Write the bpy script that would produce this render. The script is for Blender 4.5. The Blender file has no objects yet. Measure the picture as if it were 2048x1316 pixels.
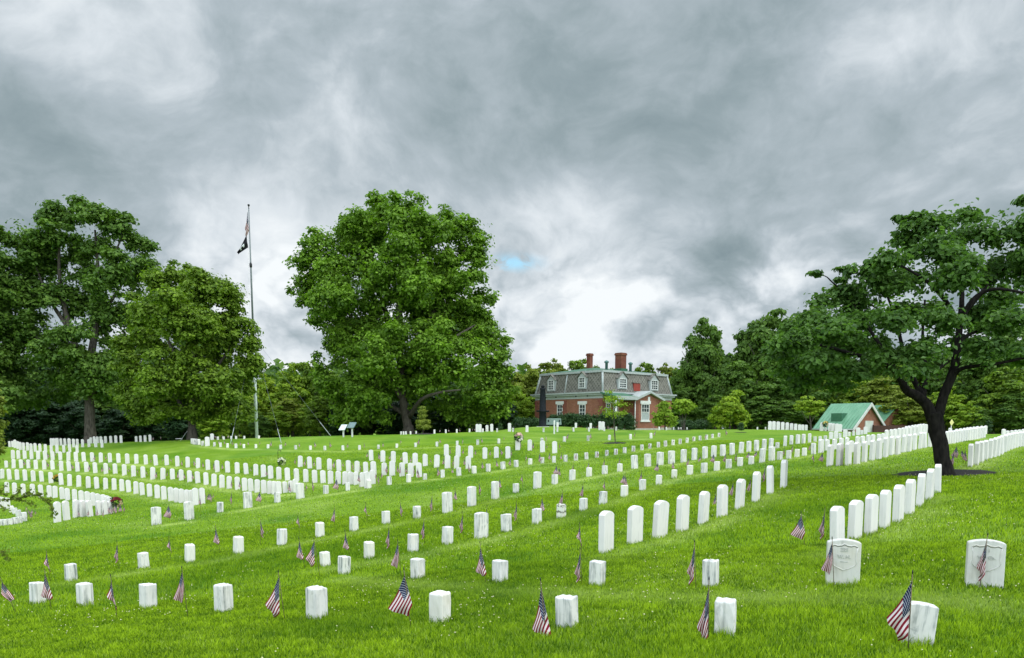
import bpy, bmesh, math, random
import numpy as np
from mathutils import Vector, Matrix
R = math.radians
rng = np.random.default_rng(7)
random.seed(7)

# ------------------------------------------------------------------ camera, sky, sun, exposure
scene = bpy.context.scene
COL = scene.collection
F_PX, PITCH, EYE = 1490.0, R(6.0), 1.6          # focal length in photo pixels, tilt down, eye height
PX0, PY0 = 1024.0, 1007.0                       # where the lens axis meets the photo
cam_d = bpy.data.cameras.new("camera")
cam = bpy.data.objects.new("camera", cam_d)
COL.objects.link(cam)
cam.location = (0, 0, EYE)
cam.rotation_euler = (R(90) - PITCH, 0, 0)
cam_d.sensor_width = 36.0
cam_d.lens = F_PX / 2048.0 * 36.0
cam_d.shift_y = (PY0 - 658.0) / 2048.0
cam_d.clip_start, cam_d.clip_end = 0.1, 6000.0
scene.camera = cam
scene.view_settings.view_transform = 'Standard'
scene.view_settings.look = 'None'
scene.view_settings.exposure = 0.3
scene.view_settings.gamma = 1.0

SUN_EL, SUN_AZ = R(58), R(100)                  # azimuth clockwise from the view direction (+Y)
sun_d = bpy.data.lights.new("sun", 'SUN')
sun_d.energy = 1.5
sun_d.angle = R(16)
sun_d.color = (1.0, 0.96, 0.9)
sun = bpy.data.objects.new("sun", sun_d)
COL.objects.link(sun)
sv = Vector((math.sin(SUN_AZ) * math.cos(SUN_EL), math.cos(SUN_AZ) * math.cos(SUN_EL), math.sin(SUN_EL)))
sun.rotation_euler = sv.to_track_quat('Z', 'Y').to_euler()


class NT:
    """small helper to write node trees"""
    def __init__(s, tree):
        s.t = tree; s.n = tree.nodes; s.l = tree.links
    def node(s, typ, **kw):
        nd = s.n.new(typ)
        for k, v in kw.items():
            setattr(nd, k, v)
        return nd
    def put(s, sock, v):
        if v is None:
            return
        if hasattr(v, 'is_linked') or hasattr(v, 'links'):
            s.l.new(v, sock)
        else:
            sock.default_value = v
    def math(s, op, a, b=None, c=None, clamp=False):
        nd = s.node('ShaderNodeMath', operation=op, use_clamp=clamp)
        for i, v in enumerate((a, b, c)):
            s.put(nd.inputs[i], v)
        return nd.outputs[0]
    def vmath(s, op, a, b=None):
        nd = s.node('ShaderNodeVectorMath', operation=op)
        s.put(nd.inputs[0], a)
        if b is not None:
            s.put(nd.inputs[1], b)
        return nd.outputs['Value'] if op in ('LENGTH', 'DISTANCE', 'DOT_PRODUCT') else nd.outputs[0]
    def noise(s, vec, scale, detail=4, rough=0.55, dist=0.0):
        nd = s.node('ShaderNodeTexNoise')
        if vec is not None:
            s.l.new(vec, nd.inputs['Vector'])
        nd.inputs['Scale'].default_value = scale
        nd.inputs['Detail'].default_value = detail
        nd.inputs['Roughness'].default_value = rough
        nd.inputs['Distortion'].default_value = dist
        return nd.outputs['Fac']
    def mapr(s, v, a, b, c=0.0, d=1.0, smooth=False):
        nd = s.node('ShaderNodeMapRange', clamp=True)
        if smooth:
            nd.interpolation_type = 'SMOOTHSTEP'
        s.put(nd.inputs['Value'], v)
        for k, x in zip(('From Min', 'From Max', 'To Min', 'To Max'), (a, b, c, d)):
            s.put(nd.inputs[k], x)
        return nd.outputs[0]
    def mix(s, fac, a, b, blend='MIX'):
        nd = s.node('ShaderNodeMix', data_type='RGBA', blend_type=blend)
        s.put(nd.inputs['Factor'], fac)
        for k, v in ((6, a), (7, b)):
            if isinstance(v, tuple) and len(v) == 3:
                v = v + (1.0,)
            s.put(nd.inputs[k], v)
        return nd.outputs[2]
    def ramp(s, v, stops):
        nd = s.node('ShaderNodeValToRGB')
        cr = nd.color_ramp
        while len(cr.elements) < len(stops):
            cr.elements.new(0.5)
        for e, (p, c) in zip(cr.elements, stops):
            e.position = p; e.color = c if len(c) == 4 else c + (1.0,)
        s.put(nd.inputs[0], v)
        return nd.outputs[0]
    def mapping(s, vec, scale=(1, 1, 1), loc=(0, 0, 0), rot=(0, 0, 0)):
        nd = s.node('ShaderNodeMapping')
        s.l.new(vec, nd.inputs['Vector'])
        nd.inputs['Scale'].default_value = scale
        nd.inputs['Location'].default_value = loc
        nd.inputs['Rotation'].default_value = rot
        return nd.outputs[0]


def build_world():
    w = bpy.data.worlds.new("World")
    scene.world = w
    w.use_nodes = True
    t = NT(w.node_tree)
    t.n.clear()
    sky = t.node('ShaderNodeTexSky', sky_type='NISHITA')
    sky.sun_disc = False
    sky.sun_elevation = SUN_EL
    sky.sun_rotation = SUN_AZ
    skyc = t.mix(1.0, sky.outputs[0], (0.10, 0.10, 0.10), 'MULTIPLY')
    tc = t.node('ShaderNodeTexCoord')
    sep = t.node('ShaderNodeSeparateXYZ')
    t.l.new(tc.outputs['Generated'], sep.inputs[0])
    X, Y, Z = sep.outputs
    hor = t.math('SQRT', t.math('ADD', t.math('MULTIPLY', X, X), t.math('MULTIPLY', Y, Y)))
    hor = t.math('MAXIMUM', hor, 0.05)
    el = t.math('ARCTAN2', Z, hor)                              # elevation
    az = t.math('ARCTAN2', X, t.math('MAXIMUM', t.math('ABSOLUTE', Y), 0.02))
    P = t.mapping(tc.outputs['Generated'], (1.0, 1.0, 1.2))
    warp = t.node('ShaderNodeTexNoise'); t.l.new(P, warp.inputs['Vector'])
    warp.inputs['Scale'].default_value = 3.2; warp.inputs['Detail'].default_value = 4
    Pw = t.vmath('ADD', P, t.vmath('MULTIPLY', t.vmath('SUBTRACT', warp.outputs['Color'], (0.5, 0.5, 0.5)), (0.22, 0.22, 0.16)))
    big = t.noise(t.mapping(Pw, (1, 1, 1.2), (3.1, 1.7, 0.4)), 3.0, 4, 0.5)
    mid = t.noise(t.mapping(Pw, (1, 1, 1), (9.1, 4.7, 2.2)), 7.0, 10, 0.60)
    fine = t.noise(t.mapping(Pw, (1, 1, 1.1), (1.4, 8.2, 5.0)), 19.0, 8, 0.6)
    puff = t.noise(t.mapping(Pw, (1, 1, 1.5), (5.2, 2.1, 7.3)), 11.0, 8, 0.5)
    # direction-space coordinates for the broad light and dark regions of this sky
    def blob(a, e, ra, re, soft=1.0):
        da = t.math('DIVIDE', t.math('SUBTRACT', az, R(a)), R(ra))
        de = t.math('DIVIDE', t.math('SUBTRACT', el, R(e)), R(re))
        d2 = t.math('ADD', t.math('MULTIPLY', da, da), t.math('MULTIPLY', de, de))
        return t.math('POWER', 2.718, t.math('MULTIPLY', d2, -1.0))
    def add(acc, b, k):
        return t.math('ADD', acc, t.math('MULTIPLY', b, k))
    low = t.mapr(el, R(16), R(9), 0.0, 1.0, True)            # bright broken cumulus low down
    v = t.math('ADD', 0.41, 0.0)
    v = add(v, t.math('SUBTRACT', big, 0.5), 0.58)
    v = add(v, t.math('SUBTRACT', mid, 0.5), 0.80)
    v = add(v, t.math('SUBTRACT', fine, 0.5), 0.22)
    # rounded billows with darker creases between them
    def billow(scale, loc):
        n = t.noise(t.mapping(Pw, (1, 1, 1.35), loc), scale, 7, 0.5)
        return t.math('ABSOLUTE', t.math('SUBTRACT', t.math('MULTIPLY', n, 2.0), 1.0))
    bl = t.math('ADD', t.math('MULTIPLY', billow(8.0, (5.2, 2.1, 7.3)), 1.0), t.math('MULTIPLY', billow(17.0, (1.2, 6.1, 3.3)), 0.32))
    bl = t.math('SUBTRACT', bl, 0.24)
    v = add(v, t.math('MULTIPLY', bl, t.math('ADD', 0.22, t.math('MULTIPLY', low, 0.78))), 0.95)
    v = add(v, t.math('MULTIPLY', t.math('SUBTRACT', puff, 0.5), low), 0.55)
    for a, e, ra, re, k in SKY_BLOBS:
        v = add(v, blob(a, e, ra, re), k)
    v = t.math('ADD', t.math('MULTIPLY', t.math('SUBTRACT', v, 0.45), 1.20), 0.50)
    v = t.math('MINIMUM', t.math('MAXIMUM', v, 0.0), 1.0)
    cloud = t.ramp(v, [(0.0, (0.185, 0.245, 0.270)), (0.25, (0.255, 0.318, 0.345)), (0.5, (0.375, 0.435, 0.475)),
                       (0.75, (0.58, 0.63, 0.67)), (1.0, (0.76, 0.795, 0.815))])
    # sky brightness added out of view, overhead and behind the viewer, to light front faces
    up = t.mapr(el, R(31), R(62), 0.0, 1.0, True)
    back = t.mapr(Y, 0.35, -0.25, 0.0, 1.0, True)
    boost = t.math('ADD', 1.0, t.math('MULTIPLY', t.math('MAXIMUM', up, back), SKY_BOOST))
    cl = t.mix(1.0, cloud, boost, 'MULTIPLY')
    hole = t.math('MULTIPLY', blob(0.1, 11.9, 1.7, 0.5), t.mapr(t.noise(t.mapping(Pw, (1, 1, 2.4)), 24.0, 6, 0.6), 0.40, 0.58, 0.0, 1.0, True))
    hole = t.math('MULTIPLY', hole, 0.95, clamp=True)
    blue = t.mix(1.0, skyc, (1.5, 1.9, 1.75), 'MULTIPLY')
    col = t.mix(hole, cl, blue)
    bg = t.node('ShaderNodeBackground')
    t.l.new(col, bg.inputs['Color'])
    bg.inputs['Strength'].default_value = 1.0
    out = t.node('ShaderNodeOutputWorld')
    t.l.new(bg.outputs[0], out.inputs['Surface'])

# (azimuth deg, elevation deg, half widths deg, strength) of the light and dark parts of the cloud deck
SKY_BLOBS = [(5, 8.0, 16, 5.4, 0.46), (-19, 11, 6, 6, 0.38), (-36, 9, 14, 8, 0.15), (2, 20, 16, 3.6, -0.16), (-3, 29, 10, 4, -0.10), (20, 29, 12, 5, -0.06),
             (-13, 21.5, 4.5, 3.2, 0.16), (-29, 24, 5, 3.2, 0.17), (-36, 29, 7, 4, 0.10), (-33, 18.5, 8, 3.0, -0.10), (33, 24, 6, 7, 0.12), (22, 17, 11, 2.4, -0.10),
             (15.5, 12.0, 2.6, 1.3, -0.34), (8.3, 7.0, 3.2, 1.2, -0.22), (22, 9.5, 5, 3, 0.12), (3, 15.2, 5, 1.6, 0.10)]
SKY_BOOST = 3.0
build_world()
# every marker read from the photo: (x, base y, top y) in photo pixels; letter = kind
# T tall rounded headstone, B low square block, M medium older headstone
ROWS = {}
def row(key, kind, txt):
    out = ROWS.setdefault(key, [])
    for tok in txt.split():
        k = kind
        if tok[0].isalpha():
            k, tok = tok[0], tok[1:]
        a = [float(v) for v in tok.split(',')]
        out.append((k, a[0], a[1], a[2]))
row('A','B','76,1207,1164 171,1212,1165 297,1217,1167 448,1224,1167 634,1240,1172 880,1246,1182 1134,1257,1191 1450,1268,1196 U1829,1287,1203')
row('D','B','688,1148,1112 836,1158,1116.5 1000,1165,1120 1194,1172,1121 1421,1173,1119 S1684,1170,1077 S1967,1173,1078')
row('B','B','143,1162,1127 288,1137,1104.5 380,1124,1087.5 477,1108,1072 564,1090,1057 640,1074,1044 708,1062,1033 772,1048,1022 834,1037.5,1011.5 '
 'M895,1025.7,983.8 M943.6,1012.6,972.4 M990.5,998.6,962.3 1032,985.5,966.8 M1074.5,976.4,943 1109.5,968,948.8 1144.4,960,939.5 1178,953,934.8 1209.5,948,931 1239.6,943,927 '
 'M1269.5,937.3,910 M1295.4,933,907.4 M1320,930,904 M1343,927.3,901.3 M1367,924.4,898.5 M1388.6,920,895.7 M1410,917,893 M1427.2,914,891 M1446,912,889 M1464.4,909.5,886 M1482,906.4,884 '
 'M1497.6,903.7,882 M1513,902,880 M1528,900,878 M1542,897,876.5 1554.5,896.4,885 M1570,892.4,871.6 M1582.5,889,870.5 M1595.5,888,869 M1607,887,868 M1619,885.6,867 1630,883.6,873 1640,882,872.5 1650.7,881,871')
row('C','B','651,1132,1103 738.5,1117,1082.5 826,1104.5,1067 894.5,1089,1052.5 M962.5,1077,1024 1013,1064,1028 1073.7,1048,1017 1122.5,1036,1007.5 1166.7,1021.5,996 1206,1008.7,982.5 1248.7,994,970 1285.2,981.7,959 '
 '1317.6,969.8,949.8 1348.5,957,939 1379.6,949,930 1408.2,945.3,925.7 1433.5,941,922.6 1457.5,936.6,918 1480,932,914.4 1502.2,928.7,911.8 M1524,925,897 M1543.5,921,893 1559.2,919.6,903 1577.2,917.4,900.8 1593.7,914.4,898 1608.7,911.6,895.5 M1627,908.6,886 ')
row('E','T','1212,1104,1021 1269.5,1085.5,1010.5 1319,1075.5,1000 1364,1062,989 1405.7,1046.6,982 1444,1033.6,969 1478.7,1018,957.5 1511.2,1004,943 1540.2,989,931 1567,976,919')
row('F','T','1674.7,1091,1011.5 1709,1078,999.5 1741,1067.5,988 1768.5,1054.6,979.5 1795.7,1042,969 1818.3,1028,958 1839,1013,946.8 1858,999,937 1875.2,986,928')
row('G','T','1659.2,933,889 1678.8,931,886 1696,930.6,885 1713.5,928,884 1728.6,924,882 1743.7,920.7,880 1757.5,918,877 1770.8,914.5,874 1783.5,910,872 1795.4,909,871.7 1807,905,869.5 1818.5,903,868 1829.2,899.7,867 1840,897.4,864 1849.5,896,864 1859.5,894,863 '
 '1893,889,862.5 1898,888.3,861.8 1903,887.4,861.2 1908,886.5,860.6 1913,885.5,860 1918,884.6,859.3 1923,883.7,858.7 1928,882.8,858 1933,881.8,857.4 1938,880.8,856.8 1943,879.9,856.2 1948,879,855.5 1953,878,854.9 1958,877,854.2 1963,876,853.6 1968,875,853')
row('H','T','1940.7,933.7,887.4 1952.4,930.5,883 1962.5,925,881.6 1971.5,921.5,880 1980,917.8,877.3 1987.5,915,875 1995.4,912.4,873 2003,908.7,871 2009.8,905,868.3 2015.5,902,867 2021.5,899,865.6 2027,897.2,864.8 2033,895.4,864 2039.6,894,863.4 2045.4,892.8,863')
row('f','T','14,985.6,963.7 30,988,965 47.5,990,967 66,992,967.5 82.5,993.8,969 98.7,994.3,970.3 110.4,995.5,971.5 125,998,973.8 135.4,1000.4,976 149.7,1003.5,978 163,1006,980.6 174.7,1009,982.5 186.6,1011.7,984.6 196.2,1014,986.7 206.5,1017,988.5 215,1020,990.8 220.5,1023,993.4')
row('f2','T','115,1044.5,1003 133.7,1040,1001 152.5,1034.7,999 166.5,1033.5,999.8 180.5,1033,999.8 197.4,1030.4,1001 210.5,1029,1001 221,1027,1002')
row('g','B','3,1050.7,1040 11,1050.3,1039 20,1049.5,1037.5 30.5,1047.8,1034.4 39.7,1046,1032.8 48.5,1042.2,1023.6 37.2,1032.3,1019.8 30,1028,1015.6 23.4,1024.4,1011.5 T13.8,1017,1001 T2.5,1015,1001')
row('e','T','4.4,956.7,937.5 19.2,958.8,937.8 34.6,959.3,938.7 50.7,961,938.9 67,962.3,940.6 83.9,963.3,941.5 102.2,966.3,944 122.8,969.8,945.8 139.3,971.9,948 157.6,974.1,950.2 176.8,975.9,952.3 193.9,977,953.5 211.4,978.5,955.3 228.5,979.7,956.2 244,982,957.9 257.7,984.2,959.8 272,987.6,962.3 285,990.2,964.5 299.6,993,967.2 315,996.5,969.3 328.4,999.1,971.9 342,1001.8,973.8 353.7,1004.2,975.5 363.2,1005.3,977.2 374.4,1006.5,979 383,1007.5,979.5 391,1010,975.6 404.5,1007.4,975.3')
row('d','T','12.8,934.8,924.4 27.4,936,918.2 42.5,936,918.8 57.1,936.3,919.1 72,938,919.6 88.8,938.7,920 105.7,938.7,920.5 122.8,941.3,921.2 138.6,941.8,922 155.2,942.7,923 173.3,943.6,923.5 190.8,945.7,924.4 212,947.6,926 230.6,947.6,927 249,950.6,928.4 267.3,952.8,930.5 286.2,955.5,932.6 305.7,958.8,934 325.8,959,935.4 345.2,958.4,937.1 362.6,960.7,938.7 379.6,964,940.4 395.8,966,942.4 412.4,969.3,944.4 428,971.9,947.4 443.9,975.4,949.3 458.7,977.3,952 475.3,979,953.2 489.7,981.7,955.3 502.3,982.9,956.7 514.5,985,958.4 528,986.4,959.8 539.8,987.3,961.4 549,988.3,962 558,987.5,962.3 570.5,985.5,962.8 582.7,984.6,961 592.3,984.6,957.2')
row('c','T','26.2,917.4,900 37.2,917.4,900.4 49.8,917.4,900.4 63.3,917.9,900.8 76.4,918.8,901.3 90.9,919.5,901.3 105.7,920,902.2 120.9,919.6,903 136.8,921.2,903.4 152.4,922.3,903.4 168,922.6,903.9 184.9,923,904.6 201.8,924.4,905 220.2,924.4,905.7 237.3,925.2,906.3 255,927,906.9 273,927,907.8 292,928.4,909 312,930.5,909 333.8,930,909.5 354.8,932.7,911.6 375.6,934.5,913.3 396,936.2,915.7 416,939.7,918.7 435,943.9,920.3 455.4,945.3,922 474.6,946.7,924.3 492.8,948.3,925.7 511.9,951,927.8 527.2,954,929 541.6,957.2,931 558,959,933.6 575.3,960.7,935 593.7,962.8,936.6 612,964,937.8 629.4,965.4,939.5 646.5,965.9,940.4 661.3,967.5,941 676.5,968,941.8 690,968.5,942.7 702,969,943.2 713,969.8,943.6 724.2,973.3,944.4 734.2,975.9,942.7 746,968,939.5')
row('h','T','600.4,933.6,911.2 619.6,936.6,913 638,938.7,914.7 659.2,939.7,917 678,942,918.7 697,943.5,920.3 713.8,945,921.7 731.6,947,923.5 747.8,950.5,922 768.3,950,924.9 784.5,951.4,921.4 804.3,952.3,924.9 821.2,954,925.6 838.3,954,924.9')
row('i','T','742.6,920.9,899.4 765.7,923.5,900.8 786.6,924.3,902 811,927.8,904.3 830.3,931.3,905.7 850.5,931.9,907.7 873.2,934.5,909 895,936.6,910 913,936.6,911.2 936.6,937.5,912')
row('j','T','892.8,911.5,888.2 916,913.9,890.3 941,915.6,891.2 969.6,917.4,894.6 992.7,916,893.2 1015.8,917,892.4 1035.2,900.4,877.5 1059.5,901,879 1085,904.6,880.7 1109.4,906.4,882.4')
row('k','B','384.5,887,877 388,888,876.5 391.5,888.7,876 395,889,875.5 398.5,889.3,875 405.2,891,881.8 T414.7,891.8,873.4 428.7,892.8,884.3 441.3,894,885.4 455.2,895.1,886.4 471.9,896,887.4 487.9,896,888 511.9,896,888.2 536.1,896.4,889 561.6,898,889.5 591.5,898.5,890.3 621,899.3,891.3 650,900,891.6 686,900.5,891 719,899.6,890.5 756.9,897.9,889.6 793.6,895.5,887.3 831.2,894,885.6 873.9,893,883.3 914.5,890.5,881.5 955.4,889.5,879 997.4,887,877.2 1083.6,885,875.7 1128.8,883.7,872.9 1176,881.6,871 1218.5,880,870 1260.7,878,868 1302,876.5,866')
row('l','B','M313,1049.5,1013.6 M379,1039.5,1002.7 440.3,1024,1003.7 M496,1015.7,983.5 555,1004.8,984.3 M600.8,996.7,965.7 651.8,987.3,970.5 695.8,980.7,965 738,976,959.4 778.7,969.3,952.8 817.5,964,948.3 850,959,948.8 885.3,955,939.4 917.9,951.5,935.4 948.3,946.6,931.7 976.7,943,927.5 1006,938.6,923.5 1032.5,934,920 1060.2,929,917 1084.7,926.6,914.4 1107.8,925,912 1131,923.4,909.8 1151.7,921,907.3 1173,918.8,905 1193.5,915,903.2 1213.4,912,900.2 1231.5,909.5,897.6 1249.3,906.4,894.6 1266.6,903.4,891.7 1283.8,900,889.3 1299.6,897.2,887 1316.6,894.6,884 1331,892.8,881.4 1345.9,890.6,879.5 1360,888.4,877.8 1374,885.5,875.6 1387.6,882.6,873.5 1400,881,871.6 1413,879,869.6 1424.8,876,867.9 1437.7,873.8,866')
row('b','T','19,889,880 25,890,879.5 30.5,895.5,879.3 36,897.5,882.4 41,900,884 47.5,900,885 55.5,901,884.6 62.6,902,887 70.8,903,886.3 80.4,903.4,887.3 91.4,905,888.2 103,906,889.4 114.5,906,889.4 127.9,905,890 139.8,904.6,889.9 154.5,905.6,890.3')
row('a','T','103,891,876 107.5,890.5,876 111.8,890,876 115.3,890.4,876 122.3,890.6,876.3 130.2,891.2,876.7 138.9,894.7,876.7 147.6,894.3,877.5 155,892.9,877.7 165.6,894.1,878.4 178.2,893.8,878.4 191.7,894.3,878.1 204.4,895,878.9')
row('z','T','182,886,873.7 188.8,886,872.5 195.2,885.5,872.5 202.2,885,871.6 211.4,885.6,871.6 221.9,885.4,871.4 231.9,885.4,870.2 242.4,885.6,870.2 272.6,883,871.4 281.3,883,870.2 290.5,882.8,869.7 300.3,882.5,868.8')
row('y','B','T424.3,879,867 435.6,879,872.5 447.5,879,873 462.5,877.6,873.4 472,877.5,872.5 488.5,876.8,873.2 517.9,875.6,873.4')
row('r','B','802,868.2,862 807,868.2,862 811.8,868,861.7 821,868,861.7 832.3,867.4,861.6 868.8,866.8,858.8 891.6,865.5,858 913.6,865,857.5 939,864,857 T954.4,864,848 T960,864,848 965.5,864,857 T974,863,850 T983.4,863,847.7 994.3,863.6,856.5 T1019,863,846 1026,863.6,856 T1054,864,850.7 1087,864,854.5 1114.7,863.7,855.3 1147,863,855 1177.8,863,854.5 1198.5,860,852 T1199.8,859,842.5 T1206,860,843 1208.6,861.9,852.4 1232.5,861,853.4')
row('q','B','T1115,854.5,848.5 T1151.7,855.5,846.7 T1181.3,857,846 1318.2,860,853.4 1332.6,860,854 1347,859.6,854 1357,859.6,854.5 1362,859.6,854.5 1374,859,855.2 1514.7,859,854 1531,858.7,853.6')
row('p','T','1539.5,859,842 1547.4,859,842 1556,859,842.6 1565,859,843.3 1574,859,844 1582.6,859,845.4 1590.9,859.6,847 1598.7,859.6,848.3 1605,859.6,849.7 1612,859.4,850.4 1643,860.6,843 B1651,861,851 1660,861.6,845 1666,861.8,845.5 1673.4,862,846 1680,862,846.5')
row('m','T','1661.7,878,864 1671.5,877,862.7 B1679.6,876,866 1690,874.5,859 B1698,872.5,863.5 B1706.7,871,862 1715.7,870.4,855 B1723,869,860 1730.6,868.3,853.4')
row('n','T','1641.7,906,878 1654,901,878.4 1668,899.5,877.5 1682,898,875.7 1693.4,896,874.7 1702,905,881 1714,894.5,872.5 1726,893,871.5 1736,891,869.6 1745.5,890,868.8 1757,888,867.8 1766,886,866.7 1773,880,859.6 1782.3,879,858.7 1790,877.6,857.7 1798,876.5,856 1805.5,875.5,855.2 1813,874.5,854.4 1820.5,873.3,853.4 1828,872.2,852.4 1835,871,851.6')
row('o','T','1811.5,871.5,852.5 1817.5,870.5,851.5 1824,869.5,850.3 1830,868.6,849.4 1836,867.6,848.7 1841,866.8,847.9 1846.5,866,847.3 1851.5,865.2,846.7 1899.7,872,856 1912.7,874,857.9 1920.4,873,856.8 1928,872,855.8 1934.5,871.4,854.8 1940.7,870.8,854.2 1947.4,870.2,853.4 1954.7,869.6,852.4 1962.7,868.8,851.8 1970.5,868,851 2006.6,878,858 2014.6,877.5,862 2023.3,876.5,861.6 2031,875.5,860.2 2038.5,874.5,859.2 2046,873.5,858')
COEF = np.array([0.0141619, -0.004728, 0.0369164, -0.0018949, 0.0536878, 0.0025003, 0.0032758, 0.0280656, -0.0157768, 0.0069238, -0.0024266, -0.0080517, -0.0165672])
ROWH = {'AB': 0.298, 'AU': 0.322, 'BB': 0.322, 'BM': 0.508, 'CB': 0.311, 'CM': 0.487, 'DB': 0.283, 'DS': 0.463, 'ET': 0.631, 'FT': 0.578, 'GT': 0.679, 'HT': 0.651, 'aT': 0.602, 'bT': 0.591, 'cT': 0.592, 'dT': 0.561, 'eT': 0.577, 'fT': 0.553, 'f2T': 0.588, 'gB': 0.261, 'gT': 0.558, 'hT': 0.590, 'iT': 0.592, 'jT': 0.613, 'kB': 0.321, 'kT': 0.611, 'lB': 0.304, 'lM': 0.521, 'mB': 0.279, 'mT': 0.540, 'nT': 0.576, 'oT': 0.595, 'pB': 0.278, 'pT': 0.652, 'qB': 0.268, 'qT': 0.577, 'rB': 0.276, 'rT': 0.613, 'yB': 0.268, 'yT': 0.592, 'zT': 0.546}

# ------------------------------------------------------------------ terrain: fitted to the sizes of the markers standing on it
def inv_depth(x, y):
    u = (np.asarray(x, float) - 1024) / 1024
    v = (np.asarray(y, float) - 850) / 200
    B = np.stack([1 + 0 * u, u, v, u * u, u * v, v * v, u**3, u * u * v, u * v * v, v**3, u**4, u**3 * v, u * u * v * v], -1)
    return np.maximum(B @ COEF, 1 / 110.0)

RIDGE_X = [-100, 0, 100, 180, 300, 400, 513, 600, 700, 800, 880, 950, 1000, 1040, 1100, 1160, 1210, 1260, 1400, 1500, 1600, 1700, 1800, 1900, 1970, 2048, 2150]
RIDGE_Y = [897, 893, 890, 886, 882, 879, 876, 873, 870.5, 868.5, 866.5, 863.5, 860, 854.5, 852, 854.5, 858, 860, 859, 858.5, 860, 864, 865, 867, 868, 868, 868]
CT, ST = math.cos(PITCH), math.sin(PITCH)

def ray(px, py):
    """world direction per metre of lens-axis depth"""
    xc = (px - PX0) / F_PX
    yc = -(py - PY0) / F_PX
    return np.array([xc, CT + yc * ST, yc * CT - ST])

def at_depth(px, py, D):
    p = ray(px, py) * D
    return Vector((p[0], p[1], p[2] + EYE))

AZ_T = np.radians(np.arange(-40, 40.01, 0.25))
R_T = np.concatenate([[0.0, 1.0, 2.0, 3.0], np.geomspace(3.4, 3000, 330)])
def build_table():
    Zt = np.zeros((len(AZ_T), len(R_T)))
    for i, a in enumerate(AZ_T):
        ac = np.clip(a, math.atan2(-1100 / F_PX, 1.0), math.atan2(1100 / F_PX, 1.0))
        x0 = PX0 + F_PX * math.tan(ac)
        yr = np.interp(x0, RIDGE_X, RIDGE_Y)
        ys = np.concatenate([np.linspace(1420, 1000, 90), np.linspace(999, yr, 160)])
        yc = -(ys - PY0) / F_PX
        fw = CT + yc * ST
        xc = math.tan(ac) * fw
        D = 1 / inv_depth(PX0 + F_PX * xc, ys)
        r = D * np.sqrt(xc**2 + fw**2)
        z = EYE + D * (yc * CT - ST)
        for k in range(1, len(r)):                       # keep going outwards
            if r[k] < r[k - 1] + 0.002:
                r[k] = r[k - 1] + 0.002
        # past the crest the ground falls very gently, out of sight
        sl = (z[-1] - EYE) / r[-1]
        rr = np.array([r[-1] * 1.15, 200.0, 3000.0])
        zz = np.array([EYE + rr[0] * (sl - 0.0022), EYE + 200 * (sl - 0.006), EYE + 200 * (sl - 0.006) - 14])
        ra = np.concatenate([[0.0, r[0] * 0.5], r, rr])
        za = np.concatenate([[0.0, z[0] * 0.4], z, zz])
        Zt[i] = np.interp(R_T, ra, za)
    # soften across azimuth and along radius
    k = np.array([1, 2, 3, 2, 1.0]); k /= k.sum()
    pad = np.pad(Zt, ((2, 2), (0, 0)), mode='edge')
    Zt = sum(k[j] * pad[j:j + len(AZ_T)] for j in range(5))
    return Zt
Z_T = build_table()

def ground_z(x, y):
    x = np.asarray(x, float); y = np.asarray(y, float)
    a = np.clip(np.arctan2(x, y), AZ_T[0], AZ_T[-1])
    r = np.hypot(x, y)
    fi = (a - AZ_T[0]) / (AZ_T[1] - AZ_T[0])
    i0 = np.clip(np.floor(fi).astype(int), 0, len(AZ_T) - 2); fa = fi - i0
    j1 = np.clip(np.searchsorted(R_T, r), 1, len(R_T) - 1); j0 = j1 - 1
    fr = np.clip((r - R_T[j0]) / (R_T[j1] - R_T[j0]), 0, 1)
    z0 = Z_T[i0, j0] * (1 - fr) + Z_T[i0, j1] * fr
    z1 = Z_T[i0 + 1, j0] * (1 - fr) + Z_T[i0 + 1, j1] * fr
    return z0 * (1 - fa) + z1 * fa

def on_ground(px, py):
    D = 1 / float(inv_depth(px, py))
    p = at_depth(px, py, D)
    p.z = float(ground_z(p.x, p.y))
    return p, D

def stand(px, D):
    """ground point under photo column px at depth D (for things beyond the crest)"""
    p = at_depth(px, 860, D)
    p.z = float(ground_z(p.x, p.y))
    return p

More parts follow.
